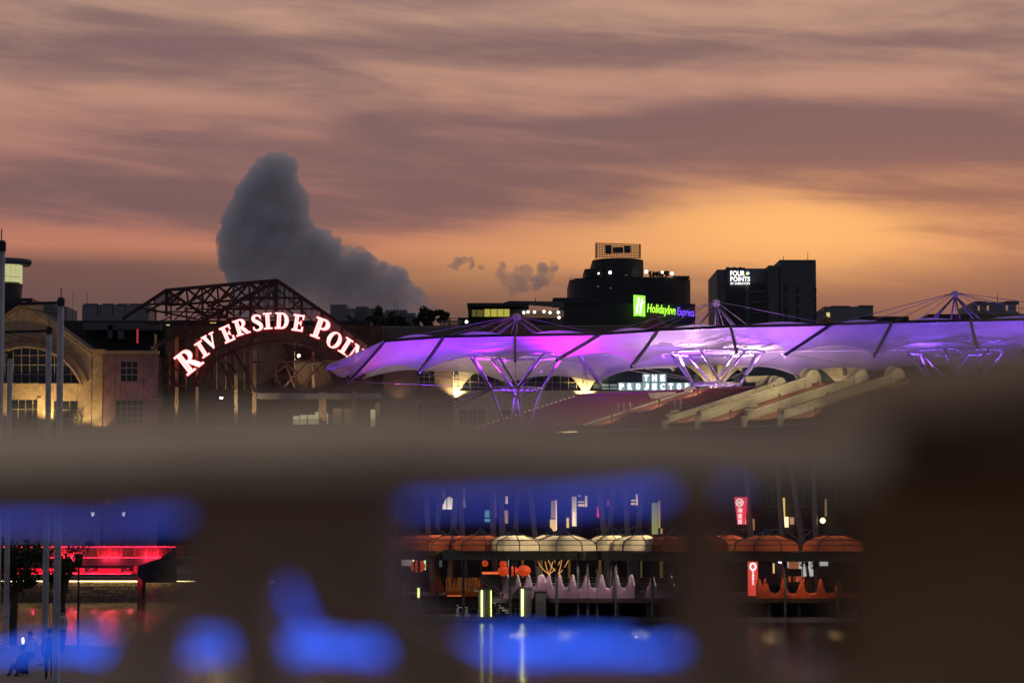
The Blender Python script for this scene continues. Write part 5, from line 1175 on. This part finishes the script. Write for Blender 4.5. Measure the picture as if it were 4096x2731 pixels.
# railing of the deck
rl = thing('deck_railing', 'thin horizontal wire railing behind the purple seat wall', 'railing', (MX(2300, 192.5), 192.5, zd))
for k in range(5): z = zpx(2310 + 11 * k, 192.5); MB().tube((MX(2010, 192.5), 192.5, z), (MX(2720, 192.5), 192.5, z), .018, n=5).build('wire', mat('steel wire', (.3, .27, .25), .4, .5), rl)
for k in range(14): x = MX(2010 + 54.6 * k, 192.5); MB().tube((x, 192.5, zd), (x, 192.5, zpx(2307, 192.5)), .03, n=6).build('post', M_rib, rl)
# light pillars on the landing
M_lg = emi('yellow green light bar', (.86, .95, .25), 4.0)
def pillar(x0, x1, y0, y1, bars, lab, D=189.4):
    o = thing('light_pillar', lab, 'pillar', (MX((x0 + x1) / 2, D), D, .35)); z1 = zpx(y0, D)
    MB().box((MX(x0, D), D, .35), (MX(x1, D), D + .8, z1)).build('body', mat('pillar grey', (.16, .16, .17), .7), o); MB().box((MX(x0, D) - .06, D - .06, z1), (MX(x1, D) + .06, D + .86, z1 + .09)).build('cap', mat('pillar grey'), o) if False else MB().box((MX(x0, D) - .06, D - .06, z1), (MX(x1, D) + .06, D + .86, z1 + .09)).build('cap', MATS['pillar grey'], o)
    for (bx, wd) in bars: MB().box((MX(bx, D) - wd / 2, D - .10, zpx(y1 - 4, D)), (MX(bx, D) + wd / 2, D - .003, z1 - .06)).build('light_bar', M_lg, o)
pillar(1914, 1967, 2357, 2468, ((1928, .12), (1965, .04)), 'grey landing pillar with a yellow green light bar beside the stairs')
pillar(2079, 2125, 2352, 2466, ((2089, .16),), 'grey landing pillar with a bright yellow light bar under the purple seats')
pillar(1668, 1684, 2348, 2392, ((1676, .10),), 'small distant pillar with a short yellow light bar at the landing end', 189.6)
pillar(2141, 2183, 2364, 2455, (), 'unlit black pillar under the purple seat wall')
# stairs down to the landing with lit treads
stt = thing('landing_stairs', 'open stairs with thin handrails and glinting lit treads between the pillars', 'stairs', (MX(1950, 191), 191, .35))
for k in range(10):
    t_ = k / 9; a = lerp(B3(1050, 1100, 191.5), B3(1480, 1400, 191.5), t_); MB().box((a.x - .1, 191, a.z), (a.x + .5, 193, a.z + .06)).build('tread', mat('pale tread', (.3, .28, .27), .5), stt)
    MB().box((a.x - .05, 190.96, a.z + .065), (a.x + .36, 190.995, a.z + .10)).build('tread_light', emi('tread light', (1, .85, .7), .8 if k % 2 else .4), stt)
for dx in (0, 130): 
    for off in (0, 60): MB().tube(B3(870 + dx * 2, 880 + off, 190.7), B3(1320 + dx * 2, 1230 + off, 190.7), .025).build('hand_rail', MATS['steel wire'], stt)
for k in range(6): p = B3(900 + 95 * k, 905 + 74 * k, 190.7); MB().tube(p, p - V((0, 0, .9)), .02).build('baluster', MATS['steel wire'], stt)
lamp(stt, B3(1330, 1180, 189.2), (1, .85, .7), 26, B3(1350, 1350, 191.5), 120)
lr = thing('landing_railing', 'low steel railing along the edge of the landing', 'railing', (MX(1950, 188.7), 188.7, .35))
for y in (2434, 2450): MB().tube((MX(1700, 189.3), 189.2, zpx(y, 189.2)), (MX(2120, 189.2), 189.2, zpx(y, 189.2)), .02, n=5).build('rail', MATS['steel wire'], lr)
for k in range(15): x = MX(1700 + 30 * k, 189.2); MB().tube((x, 189.2, .3), (x, 189.2, zpx(2434, 189.2)), .02, n=5).build('post', MATS['steel wire'], lr)
al = thing('step_ladder', 'pale folding step ladder standing on the landing', 'ladder', (B3(810, 1500, 191).x, 191, .35))
for x0, x1 in ((812, 775), (812, 822), (935, 905), (935, 945)): MB().beam(V((B3(x0, 0, 191).x, 191, zpx(2425, 191))), V((B3(x1, 0, 191).x, 191.1, .35)), .06).build('rail', mat('pale wood', (.5, .45, .36), .6), al)
for k in range(4): MB().beam(V((B3(790 - k * 3, 0, 191).x, 191.05, .5 + k * .25)), V((B3(820, 0, 191).x, 191.05, .5 + k * .25)), .05).build('rung', MATS['pale wood'], al)
MB().beam(V((B3(812, 0, 191).x, 191, zpx(2428, 191))), V((B3(935, 0, 191).x, 191, zpx(2428, 191))), .05).build('brace', MATS['pale wood'], al)
lamp(al, B3(860, 1330, 189.8), (1, .9, .75), 14, B3(860, 1450, 191), 120)
# lanterns, coral lamps
LG = 'red paper lanterns under the roof plate'
M_lan = mat('red lantern paper', (.45, .06, .03), .6, emit=(1, .09, .015), es=.34, var=.3, scale=5)
for (x, y, r, lab) in ((1180, 705, .30, 'red paper lantern hanging left of the leaning column'), (1440, 712, .32, 'red paper lantern hanging above the first two table lanterns'), (1445, 812, .50, 'round orange red lantern beside the dark column'), (1562, 812, .50, 'round orange red lantern, middle of three in a line'), (1730, 806, .55, 'flattened red lantern above the purple seat peaks'), (250, 745, .62, 'large dim red lantern at the landing end')):
    p = B3(x, y, 196); o = thing('paper_lantern', lab, 'lantern', p, LG); MB().ball(p, r, 14, 8, .82).build('shade', M_lan, o, True); MB().tube(p + V((0, 0, r * .8)), p + V((0, 0, 1.6)), .015).build('cord', M_darksteel, o); MB().lathe([(r * .3, r * .74), (r * .3, r * .86)], p, 10).build('collar', M_darksteel, o)
for i, (x, lab) in enumerate(((335, 'golden branching coral lamp on the purple seats'), (465, 'taller golden branching coral lamp on the purple seats'))):
    p = B4(x, 860, 192); o = thing('coral_lamp', lab, 'lamp', (p.x, 192, zd)); rnd = random.Random(i + 3); MB().tube((p.x, 192, zd), p, .05).build('stem', M_rib, o); gm = emi('gold branch', (1, .42, .10), .75)
    for k in range(4):
        q0 = p.copy(); pts = [q0]; lean = (-.5 + .33 * k) * .55
        for j in range(4): q0 = q0 + V((lean * (1.1 - .2 * j), 0, .26 + .07 * i)); pts.append(q0)
        MB().path(pts, .03, 5).build('branch', gm, o)
# bar front with woven panel
bar = thing('woven_bar_front', 'amber lit woven bar screen beside the stairs', 'screen', (B3(870, 1000, 195).x, 195, zd))
MB().box((B3(640, 0, 195.3).x, 195.3, zd), (B3(1150, 0, 195.3).x, 195.5, zpx(2310, 195.3))).build('back_panel', mat('ember panel glow', (.12, .035, .01), .8, emit=(.8, .14, .02), es=.05, var=.5, scale=2), bar)  # panel and slats hold the amber lighting as a faint glow
rnd = random.Random(12)
for k in range(24): x = 650 + 20 * k; MB().beam(B3(x, 1090, 195), B3(x + rnd.uniform(-45, 45), 900, 195), .05).build('slat', mat('amber slat glow', (.45, .28, .12), .6, emit=(.8, .33, .06), es=.08), bar)
MB().box((B3(660, 0, 194.8).x, 194.8, zd + .02), (B3(860, 0, 194.8).x, 194.9, zd + .08)).build('foot_light', emi('orange bar', (1, .2, .03), .8), bar)
MB().box((B3(1130, 0, 196).x, 195.9, B3(0, 855, 196).z), (B3(1390, 0, 196).x, 196, B3(0, 822, 196).z)).build('counter_light', emi('orange bar bright', (1, .13, .02), .8), bar)
MB().box((B3(1130, 0, 196).x, 195.95, zd), (B3(1390, 0, 196).x, 196.4, B3(0, 860, 196).z)).build('counter', M_black, bar)
person('person', 'person in dark clothes sitting at the purple seat wall', (B4(225, 900, 193.5).x, 193.5, zd + .45), 3.0, (.02, .02, .025), (.02, .02, .02), True, 1.05)
st_ = thing('bench', 'dark bench behind the purple seat wall', 'bench', (B4(225, 900, 193.4).x, 193.4, zd)); bx = B4(225, 0, 193.4).x
MB().box((bx - .8, 193.2, zd + .40), (bx + .8, 193.7, zd + .46)).build('seat', M_rib, st_)
for dx in (-.7, .7): MB().box((bx + dx - .05, 193.3, zd), (bx + dx + .05, 193.6, zd + .399)).build('leg', M_rib, st_)
# leaning columns
LGp = 'leaning steel columns behind the domed shades'
M_col = mat('brown steel column', (.30, .25, .24), .6)
COLS = [(1580, 2120, 1592, 1930, 200, 'pale'), (1716, 2160, 1700, 1930, 200, 'x'), (1748, 2140, 1762, 1930, 201, 'x'), (1812, 2150, 1826, 1930, 200, 'x'), (1850, 2140, 1838, 1940, 203, 'x'), (1975, 2170, 1962, 1900, 199, 'x'), (2010, 2140, 2002, 1930, 203, 'x'),
        (2140, 2150, 2118, 1930, 199, 'x'), (2062, 2140, 2072, 1930, 204, 'x'), (2420, 2150, 2395, 1960, 199, 'x'), (2438, 2130, 2456, 1930, 202, 'x'), (2512, 2150, 2498, 1930, 199, 'x'), (2555, 2120, 2568, 1930, 204, 'x'),
        (3005, 2160, 2992, 1980, 199, 'x'), (3130, 2140, 3118, 1960, 200, 'x'), (3210, 2165, 3180, 1970, 199, 'x'), (3262, 2140, 3258, 1970, 201, 'x')]
for i, (xb, yb, xt, yt, D, kk) in enumerate(COLS):
    D = front(max(xb, xt), D, 1.2)
    a, c = W(xb, yb, D), W(xt, yt, D); d = (c - a) / (c.z - a.z); base = a + d * (zd - a.z); topp = a + d * (12.5 - a.z)
    o = thing('leaning_column', 'leaning brown steel column rising between the domed shades and the facade', 'column', base, LGp)
    MB().tube(base, topp, .26 if i % 3 else .33, .2, 10).build('shaft', M_col, o, True); MB().lathe([(.4, -.06), (.4, .05), (.3, .1)], base, 12).build('base_plate', M_rib, o)
    if i % 2 == 0: q_ = a + d * .6; MB().tube(q_, q_ + V((1.6 if i % 4 else -1.6, -.4, -1.2)), .05).build('brace', M_col, o)
tops = sorted((o_.children[0] for o_ in bpy.data.objects if o_.name.startswith('leaning_column')), key=lambda o_: max(((o_.parent.location + v_.co) for v_ in o_.data.vertices), key=lambda p_: p_.z).x)
tp_ = []
for o_ in tops:
    vs_ = [o_.parent.location + v_.co for v_ in o_.data.vertices]; zt_ = max(p_.z for p_ in vs_); up_ = [p_ for p_ in vs_ if p_.z > zt_ - .4]; tp_.append(sum(up_, V((0, 0, 0))) / len(up_))
hb_ = thing('column_head_beam', 'horizontal steel beam joining the heads of the leaning columns', 'beam', tp_[0])
for a_, b_ in zip(tp_[:-1], tp_[1:]): MB().tube(a_, b_, .16).build('beam_segment', M_col, hb_, True)
# ------------------------------------------------------------------ quay facade behind the columns
D = 212
qf = thing('quay_facade', 'shadowy two storey quayside facade with lit openings behind the leaning columns', 'building', (MX(2400, D), D, GZ))
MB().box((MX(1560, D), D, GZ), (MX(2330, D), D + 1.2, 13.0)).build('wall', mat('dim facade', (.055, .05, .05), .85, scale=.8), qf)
M_litc = emi('cream lit panel', (1, .72, .42), 1.4); M_lity = emi('yellow lit pier', (.9, .56, .16), .9); M_teal = emi('teal pane', (.2, .5, .6), .5)  # lamp light on piers, ledges, reveals and louvres is set as glow
def fp_(x0, y0, x1, y1, m, nm, th=.1):
    return prect(MB(), x0, y0, x1, y1, front(x1, 212) - th - .005, th).build(nm, m, qf)
arch = [W(1797 + 28 * cos(a), 2036 - 52 * sin(a), D - .1) for a in [pi * k / 14 for k in range(15)]]
MB().prism(arch, (0, .09, 0)).build('lit_arch', emi('bright arch glow', (1, .82, .62), 1.5), qf)
for cx_ in (1797, 1853):
    mb = MB(); pts = [W(cx_ + 30 * cos(a), 2036 - 55 * sin(a), D - .25) for a in [pi * k / 14 for k in range(15)]]
    for p, q_ in zip(pts[:-1], pts[1:]): mb.beam(p, q_, .12, .2)
    mb.build('arch_frame', M_darksteel, qf)
fp_(1786, 1990, 1789, 2036, M_darksteel, 'mullion', .3)
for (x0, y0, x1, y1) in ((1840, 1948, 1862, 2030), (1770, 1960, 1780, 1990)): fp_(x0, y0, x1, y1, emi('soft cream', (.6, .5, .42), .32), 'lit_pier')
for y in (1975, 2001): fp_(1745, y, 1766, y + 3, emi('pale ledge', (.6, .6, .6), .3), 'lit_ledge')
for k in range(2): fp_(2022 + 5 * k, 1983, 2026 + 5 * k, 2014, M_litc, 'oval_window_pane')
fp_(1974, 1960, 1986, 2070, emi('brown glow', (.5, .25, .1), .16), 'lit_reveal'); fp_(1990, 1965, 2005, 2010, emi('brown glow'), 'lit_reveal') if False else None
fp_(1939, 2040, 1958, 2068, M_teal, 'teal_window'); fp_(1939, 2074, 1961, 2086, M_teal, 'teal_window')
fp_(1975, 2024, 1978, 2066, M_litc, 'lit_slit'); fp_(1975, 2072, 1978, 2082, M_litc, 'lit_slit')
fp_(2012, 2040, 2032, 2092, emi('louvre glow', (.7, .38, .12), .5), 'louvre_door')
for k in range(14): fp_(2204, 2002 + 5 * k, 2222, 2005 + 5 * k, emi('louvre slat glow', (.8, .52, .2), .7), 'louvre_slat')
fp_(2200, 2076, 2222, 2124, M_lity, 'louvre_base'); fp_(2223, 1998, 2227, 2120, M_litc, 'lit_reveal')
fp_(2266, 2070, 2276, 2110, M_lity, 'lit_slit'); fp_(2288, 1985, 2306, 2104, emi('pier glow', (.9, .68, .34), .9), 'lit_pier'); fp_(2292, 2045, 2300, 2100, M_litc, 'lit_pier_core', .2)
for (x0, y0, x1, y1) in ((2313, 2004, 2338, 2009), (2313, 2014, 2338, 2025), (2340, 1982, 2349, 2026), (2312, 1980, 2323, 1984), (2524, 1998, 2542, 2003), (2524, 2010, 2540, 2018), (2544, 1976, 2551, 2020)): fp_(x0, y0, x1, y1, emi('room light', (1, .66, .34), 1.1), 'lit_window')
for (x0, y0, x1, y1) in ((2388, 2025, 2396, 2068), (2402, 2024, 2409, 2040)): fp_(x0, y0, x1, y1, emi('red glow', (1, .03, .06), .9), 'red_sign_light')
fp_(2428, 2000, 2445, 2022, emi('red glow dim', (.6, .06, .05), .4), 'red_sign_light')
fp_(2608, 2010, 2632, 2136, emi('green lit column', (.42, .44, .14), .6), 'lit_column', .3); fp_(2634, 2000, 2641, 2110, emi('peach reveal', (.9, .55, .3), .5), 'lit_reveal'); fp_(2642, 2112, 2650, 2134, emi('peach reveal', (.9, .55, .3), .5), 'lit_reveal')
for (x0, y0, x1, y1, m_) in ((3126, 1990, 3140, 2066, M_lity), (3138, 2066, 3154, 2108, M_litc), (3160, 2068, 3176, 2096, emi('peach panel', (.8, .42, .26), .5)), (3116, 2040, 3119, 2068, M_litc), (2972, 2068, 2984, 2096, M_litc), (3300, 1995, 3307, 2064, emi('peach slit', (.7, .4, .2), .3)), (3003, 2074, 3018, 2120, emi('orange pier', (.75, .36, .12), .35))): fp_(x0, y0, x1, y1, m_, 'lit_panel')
p = W(3291, 2081, front(3291, 212, .9)); MB().ball(p, .24, 10, 6).build('globe_lamp', emi('globe', (1, .8, .5), 2), qf)
# street level under the plates
D = 207.5
sf = thing('restaurant_front', 'ground floor restaurant fronts glowing dimly beneath the roof plates', 'shopfront', (MX(2400, D), D, GZ))
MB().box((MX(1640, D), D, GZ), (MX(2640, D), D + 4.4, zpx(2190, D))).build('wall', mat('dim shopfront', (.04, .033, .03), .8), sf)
for i, (x, wd) in enumerate(((2272, 10), (2390, 16), (2160, 11), (2560, 9), (2085, 12), (2640, 12))): prect(MB(), x, 2236, x + wd, 2310, front(x + wd, 207.5) - .4, .395).build('pilaster', mat('ochre pilaster glow', (.36, .26, .08), .8, emit=(.5, .33, .08), es=.10), sf)  # pilasters glow faintly in place of warm light falling on them
for (x0, y0, x1, y1, m_) in ((1606, 2238, 1648, 2262, emi('white board', (.7, .66, .62), .35)), (1652, 2238, 1660, 2270, M_lg), (1695, 2240, 1703, 2278, emi('lime sign', (.6, .95, .4), 1.0)), (1740, 2240, 1768, 2266, emi('green board', (.1, .22, .17), .25)),
                             (2033, 2236, 2040, 2268, emi('cold slit', (.7, .8, 1), .8)), (1936, 2236, 1944, 2264, emi('cold panel', (.3, .4, .5), .4)), (3156, 2236, 3195, 2276, emi('orange wall', (.55, .14, .02), .35)), (3196, 2238, 3264, 2304, emi('white wall', (.72, .70, .66), .55)), (3142, 2236, 3155, 2270, emi('mauve panel', (.6, .5, .75), .6)), (3092, 2252, 3098, 2292, M_lity), (3280, 2236, 3312, 2262, emi('white wall', (.72, .70, .66), .55))):
    prect(MB(), x0, y0, x1, y1, front(x1, 207.5) - .1, .095).build('lit_panel', m_, sf)  # lit walls and boards carry their lighting as glow
for (x, y, r) in ((3122, 2240, .24), (3128, 2248, .12), (1668, 2245, .08), (1673, 2246, .08)): MB().ball(W(x, y, front(x, 207.5) - .5), r, 8, 6).build('lamp_bulb', emi('globe white', (.95, .95, 1), 2.5), sf)
for (x0, y0, x1, y1) in ((3128, 2300, 3163, 2326), (3175, 2304, 3218, 2326)): prect(MB(), x0, y0, x1, y1, front(x1, 207.5) - .1, .09).build('orange_panel', emi('orange panel', (.8, .12, .02), .35), sf)
# television and fans
tv = thing('television', 'black flat screen facing away behind the orange seats', 'screen', (MX(3177, 195), 195, zd)); prect(MB(), 3147, 2274, 3207, 2304, 195, .1).build('panel', M_black, tv); MB().box((MX(3175, 195.05) - .05, 195.1, zd), (MX(3175, 195.05) + .05, 195.2, zpx(2290, 195))).build('stand', M_black, tv)
for (x, y, lab) in ((3211, 2250, 'black round fan on a stand before the white wall'), (3256, 2261, 'second black round fan beside the leaning column')):
    p = W(x, y, 194.6); o = thing('stand_fan', lab, 'fan', (p.x, 194.6, zd), 'black fans in the restaurant'); mb = MB()
    for rr in (.30, .20, .10):
        for k in range(16): a, b2 = 2 * pi * k / 16, 2 * pi * (k + 1) / 16; mb.tube(p + V((rr * cos(a), -.08, rr * sin(a))), p + V((rr * cos(b2), -.08, rr * sin(b2))), .018, n=4)
    mb.build('cage', M_black, o); MB().tube(p + V((0, -.1, 0)), p + V((0, .15, 0)), .09).build('motor', M_black, o)
    for k in range(3): a = 2 * pi * k / 3; MB().prism([p + V((.05 * cos(a), 0, .05 * sin(a))), p + V((.28 * cos(a - .4), .02, .28 * sin(a - .4))), p + V((.28 * cos(a + .4), -.02, .28 * sin(a + .4)))], (0, .012, 0)).build('blade', M_black, o)
    MB().tube(p + V((0, .1, 0)), (p.x, 194.7, zd), .04).build('pole', M_black, o); MB().lathe([(.3, 0), (.28, .05)], (p.x, 194.7, zd), 14).build('base', M_black, o)
# red vertical signs
D = 198.6
M_rs = emi('red sign face', (1, .03, .06), .85); M_rsw = emi('red sign white', (1, .92, .92), 1.3)
rs = thing('vertical_sign', 'red tapered vertical sign with white circle and characters on the upper floor', 'sign', W(2958, 2097, D))
MB().prism([W(2951, 2096, D), W(2982, 2096, D), W(2990, 1987, D), W(2937, 1987, D)], (0, .25, 0)).build('board', M_rs, rs); MB().beam(W(2965, 2040, D + .25), W(2965, 2040, 201.5), .1).build('bracket', M_darksteel, rs)
cir = MB(); c0 = W(2958, 2009, D - .06); r = 14 * D / F
for k in range(24): a, b2 = 2 * pi * k / 24, 2 * pi * (k + 1) / 24; cir.tube(c0 + V((r * cos(a), 0, r * sin(a))), c0 + V((r * cos(b2), 0, r * sin(b2))), .035, n=4)
cir.build('circle_mark', M_rsw, rs)
a = W(2949, 2016, D - .05); text_mesh(MB(), 'Hi', a, EX, EZ, 18 * D / F, 15 * D / F, .04, .02, .2).build('lettering', M_rsw, rs)
for k, ch in enumerate('海底捞'): a = W(2950 + k, 2049 + 23 * k, D - .05); text_mesh(MB(), ch, a, EX, EZ, (20 - 2 * k) * D / F, 19 * D / F, .04).build('lettering', M_rsw, rs)
D = 196.8
rs2 = thing('banner_sign', 'red lit standing banner with white emblem and vertical letters behind the seats', 'sign', (MX(3008, D), D, zd))
MB().box((MX(2988, D), D, zd), (MX(3027, D), D + .2, zpx(2243, D))).build('board', emi('red banner face', (1, .06, .03), .65), rs2)
cir = MB(); c0 = W(3012, 2265, D - .05); r = 11 * D / F
for k in range(20): a, b2 = 2 * pi * k / 20, 2 * pi * (k + 1) / 20; cir.tube(c0 + V((r * cos(a), 0, r * sin(a) * 1.2)), c0 + V((r * cos(b2), 0, r * sin(b2) * 1.2)), .06, n=4)
cir.build('circle_mark', M_rsw, rs2)
for k, ch in enumerate('HAIDILAO'): a = W(3009, 2289 + 7.0 * k, D - .04); text_mesh(MB(), ch, a, EX, EZ, 7 * D / F, 5.6 * D / F, .03, .03).build('lettering', M_rsw, rs2)

# ------------------------------------------------------------------ clouds
mc = bpy.data.materials.new('cloud'); mc.use_nodes = True; t = mc.node_tree; t.nodes.clear()
CD = 8000.0
pv_ = nd(t, 'ShaderNodeVolumePrincipled'); pv_.inputs['Color'].default_value = (.955, .972, .998, 1); pv_.inputs['Density'].default_value = .050; out = nd(t, 'ShaderNodeOutputMaterial'); t.links.new(pv_.outputs[0], out.inputs['Volume'])
mw = mc.copy(); mw.name = 'thin cloud'
for n_ in mw.node_tree.nodes:
    if n_.type == 'PRINCIPLED_VOLUME': n_.inputs['Density'].default_value = .034
ICO = bmesh.new(); bmesh.ops.create_icosphere(ICO, subdivisions=3, radius=1); ICO.verts.ensure_lookup_table()
IV = [v_.co.copy() for v_ in ICO.verts]; IF = [tuple(v_.index for v_ in f.verts) for f in ICO.faces]; ICO.free()
from mathutils import noise as mn
def melt(o, vox, it):
    r = o.modifiers.new('remesh', 'REMESH'); r.mode = 'VOXEL'; r.voxel_size = vox; r.use_smooth_shade = True
    sm = o.modifiers.new('smooth', 'SMOOTH'); sm.factor = .5; sm.iterations = it
def puff(mb, x, y, r, dep, rnd, sq=1.0):
    thin = max(.10, min(1, (1250 - y) / 330)); c = W(x, y, CD + dep * .35); R = r * CD / F; sd = V((rnd.uniform(0, 99), rnd.uniform(0, 99), rnd.uniform(0, 99)))
    mb.add([c + V((v_.x, v_.y * .9 * thin, v_.z)) * R * (1 + .22 * mn.noise(v_ * 1.6 + sd) + .12 * mn.noise(v_ * 4.2 + sd)) * 1.0 for v_ in IV], IF)
prof = [(140, 755, 960), (180, 695, 998), (250, 652, 985), (300, 612, 1003), (350, 572, 1040), (400, 562, 1072), (500, 500, 1065), (550, 478, 1075), (600, 492, 1108), (650, 456, 1150), (690, 447, 1280), (750, 447, 1285), (790, 452, 1490), (850, 482, 1555), (900, 502, 1730), (950, 522, 1738), (1000, 532, 1800), (1060, 540, 1860), (1120, 545, 1915), (1180, 545, 1960)]
def cp_(x, y): return 600 + x / 1.68, 550 + y / 1.68
rnd = random.Random(21); mb = MB()
def bounds(y):
    for (y0, a0, b0), (y1, a1, b1) in zip(prof[:-1], prof[1:]):
        if y0 <= y <= y1: t_ = (y - y0) / (y1 - y0); return a0 + (a1 - a0) * t_, b0 + (b1 - b0) * t_
    return prof[-1][1:]
y = 150.0
while y < 1180:
    a, b2 = bounds(y)
    for side, e in ((1, a), (-1, b2)):
        r = rnd.uniform(18, 36); X_, Y_ = cp_(e + side * r * .70, y + rnd.uniform(-6, 6)); puff(mb, X_, Y_, r / 1.68, rnd.uniform(-40, 120), rnd)
        r = rnd.uniform(40, 70); X_, Y_ = cp_(e + side * (r + 14), y + rnd.uniform(-6, 20)); puff(mb, X_, Y_, r / 1.68, rnd.uniform(0, 200), rnd)
    x = a + 90
    while x < b2 - 70:
        r = rnd.uniform(60, 95); X_, Y_ = cp_(x, y + 55 + rnd.uniform(-10, 25)); puff(mb, X_, Y_, r / 1.68, rnd.uniform(30, 250), rnd); x += 95
    y += rnd.uniform(15, 22)
x = 745.0
while x < 975: r = rnd.uniform(20, 34); puff(mb, *cp_(x, 134 + r * .9), r / 1.68, 0, rnd); x += 24
for (cx_, cy_, rr) in ((1262, 690, 30), (1215, 690, 26), (1460, 800, 36), (1425, 805, 30), (1705, 915, 34), (1640, 915, 32), (1350, 790, 30), (1580, 880, 32)): puff(mb, *cp_(cx_, cy_), rr / 1.68, 20, rnd)
cl = mb.build('cumulus_cloud', mc, None, True); melt(cl, 4.0, 1); tag(cl, 'tall slate grey cumulus tower sloping away to the right above the arched sign', 'cloud')
def small_cloud(label, pts, seed):
    rnd = random.Random(seed); mb = MB()
    for (x, y, r) in pts:
        for k in range(9): puff(mb, x + rnd.uniform(-r, r) * 1.0, y + rnd.uniform(-r, r) * .6, r * rnd.uniform(.3, .8), rnd.uniform(-40, 40), rnd)
    o = mb.build('cumulus_cloud', mw, None, True); melt(o, 3.5, 1); tag(o, label, 'cloud')
small_cloud('small ragged grey cloud between the tall cumulus and the hotels', [(1808, 1062, 18), (1840, 1052, 22), (1872, 1044, 20), (1900, 1062, 20), (1930, 1068, 14)], 3)
small_cloud('small dark grey cloud left of the black hotel', [(2010, 1062, 20), (2020, 1100, 28), (2055, 1120, 34), (2100, 1092, 32), (2140, 1110, 36), (2190, 1085, 30), (2215, 1062, 18), (2170, 1140, 26), (2060, 1160, 26), (2110, 1150, 28)], 4)
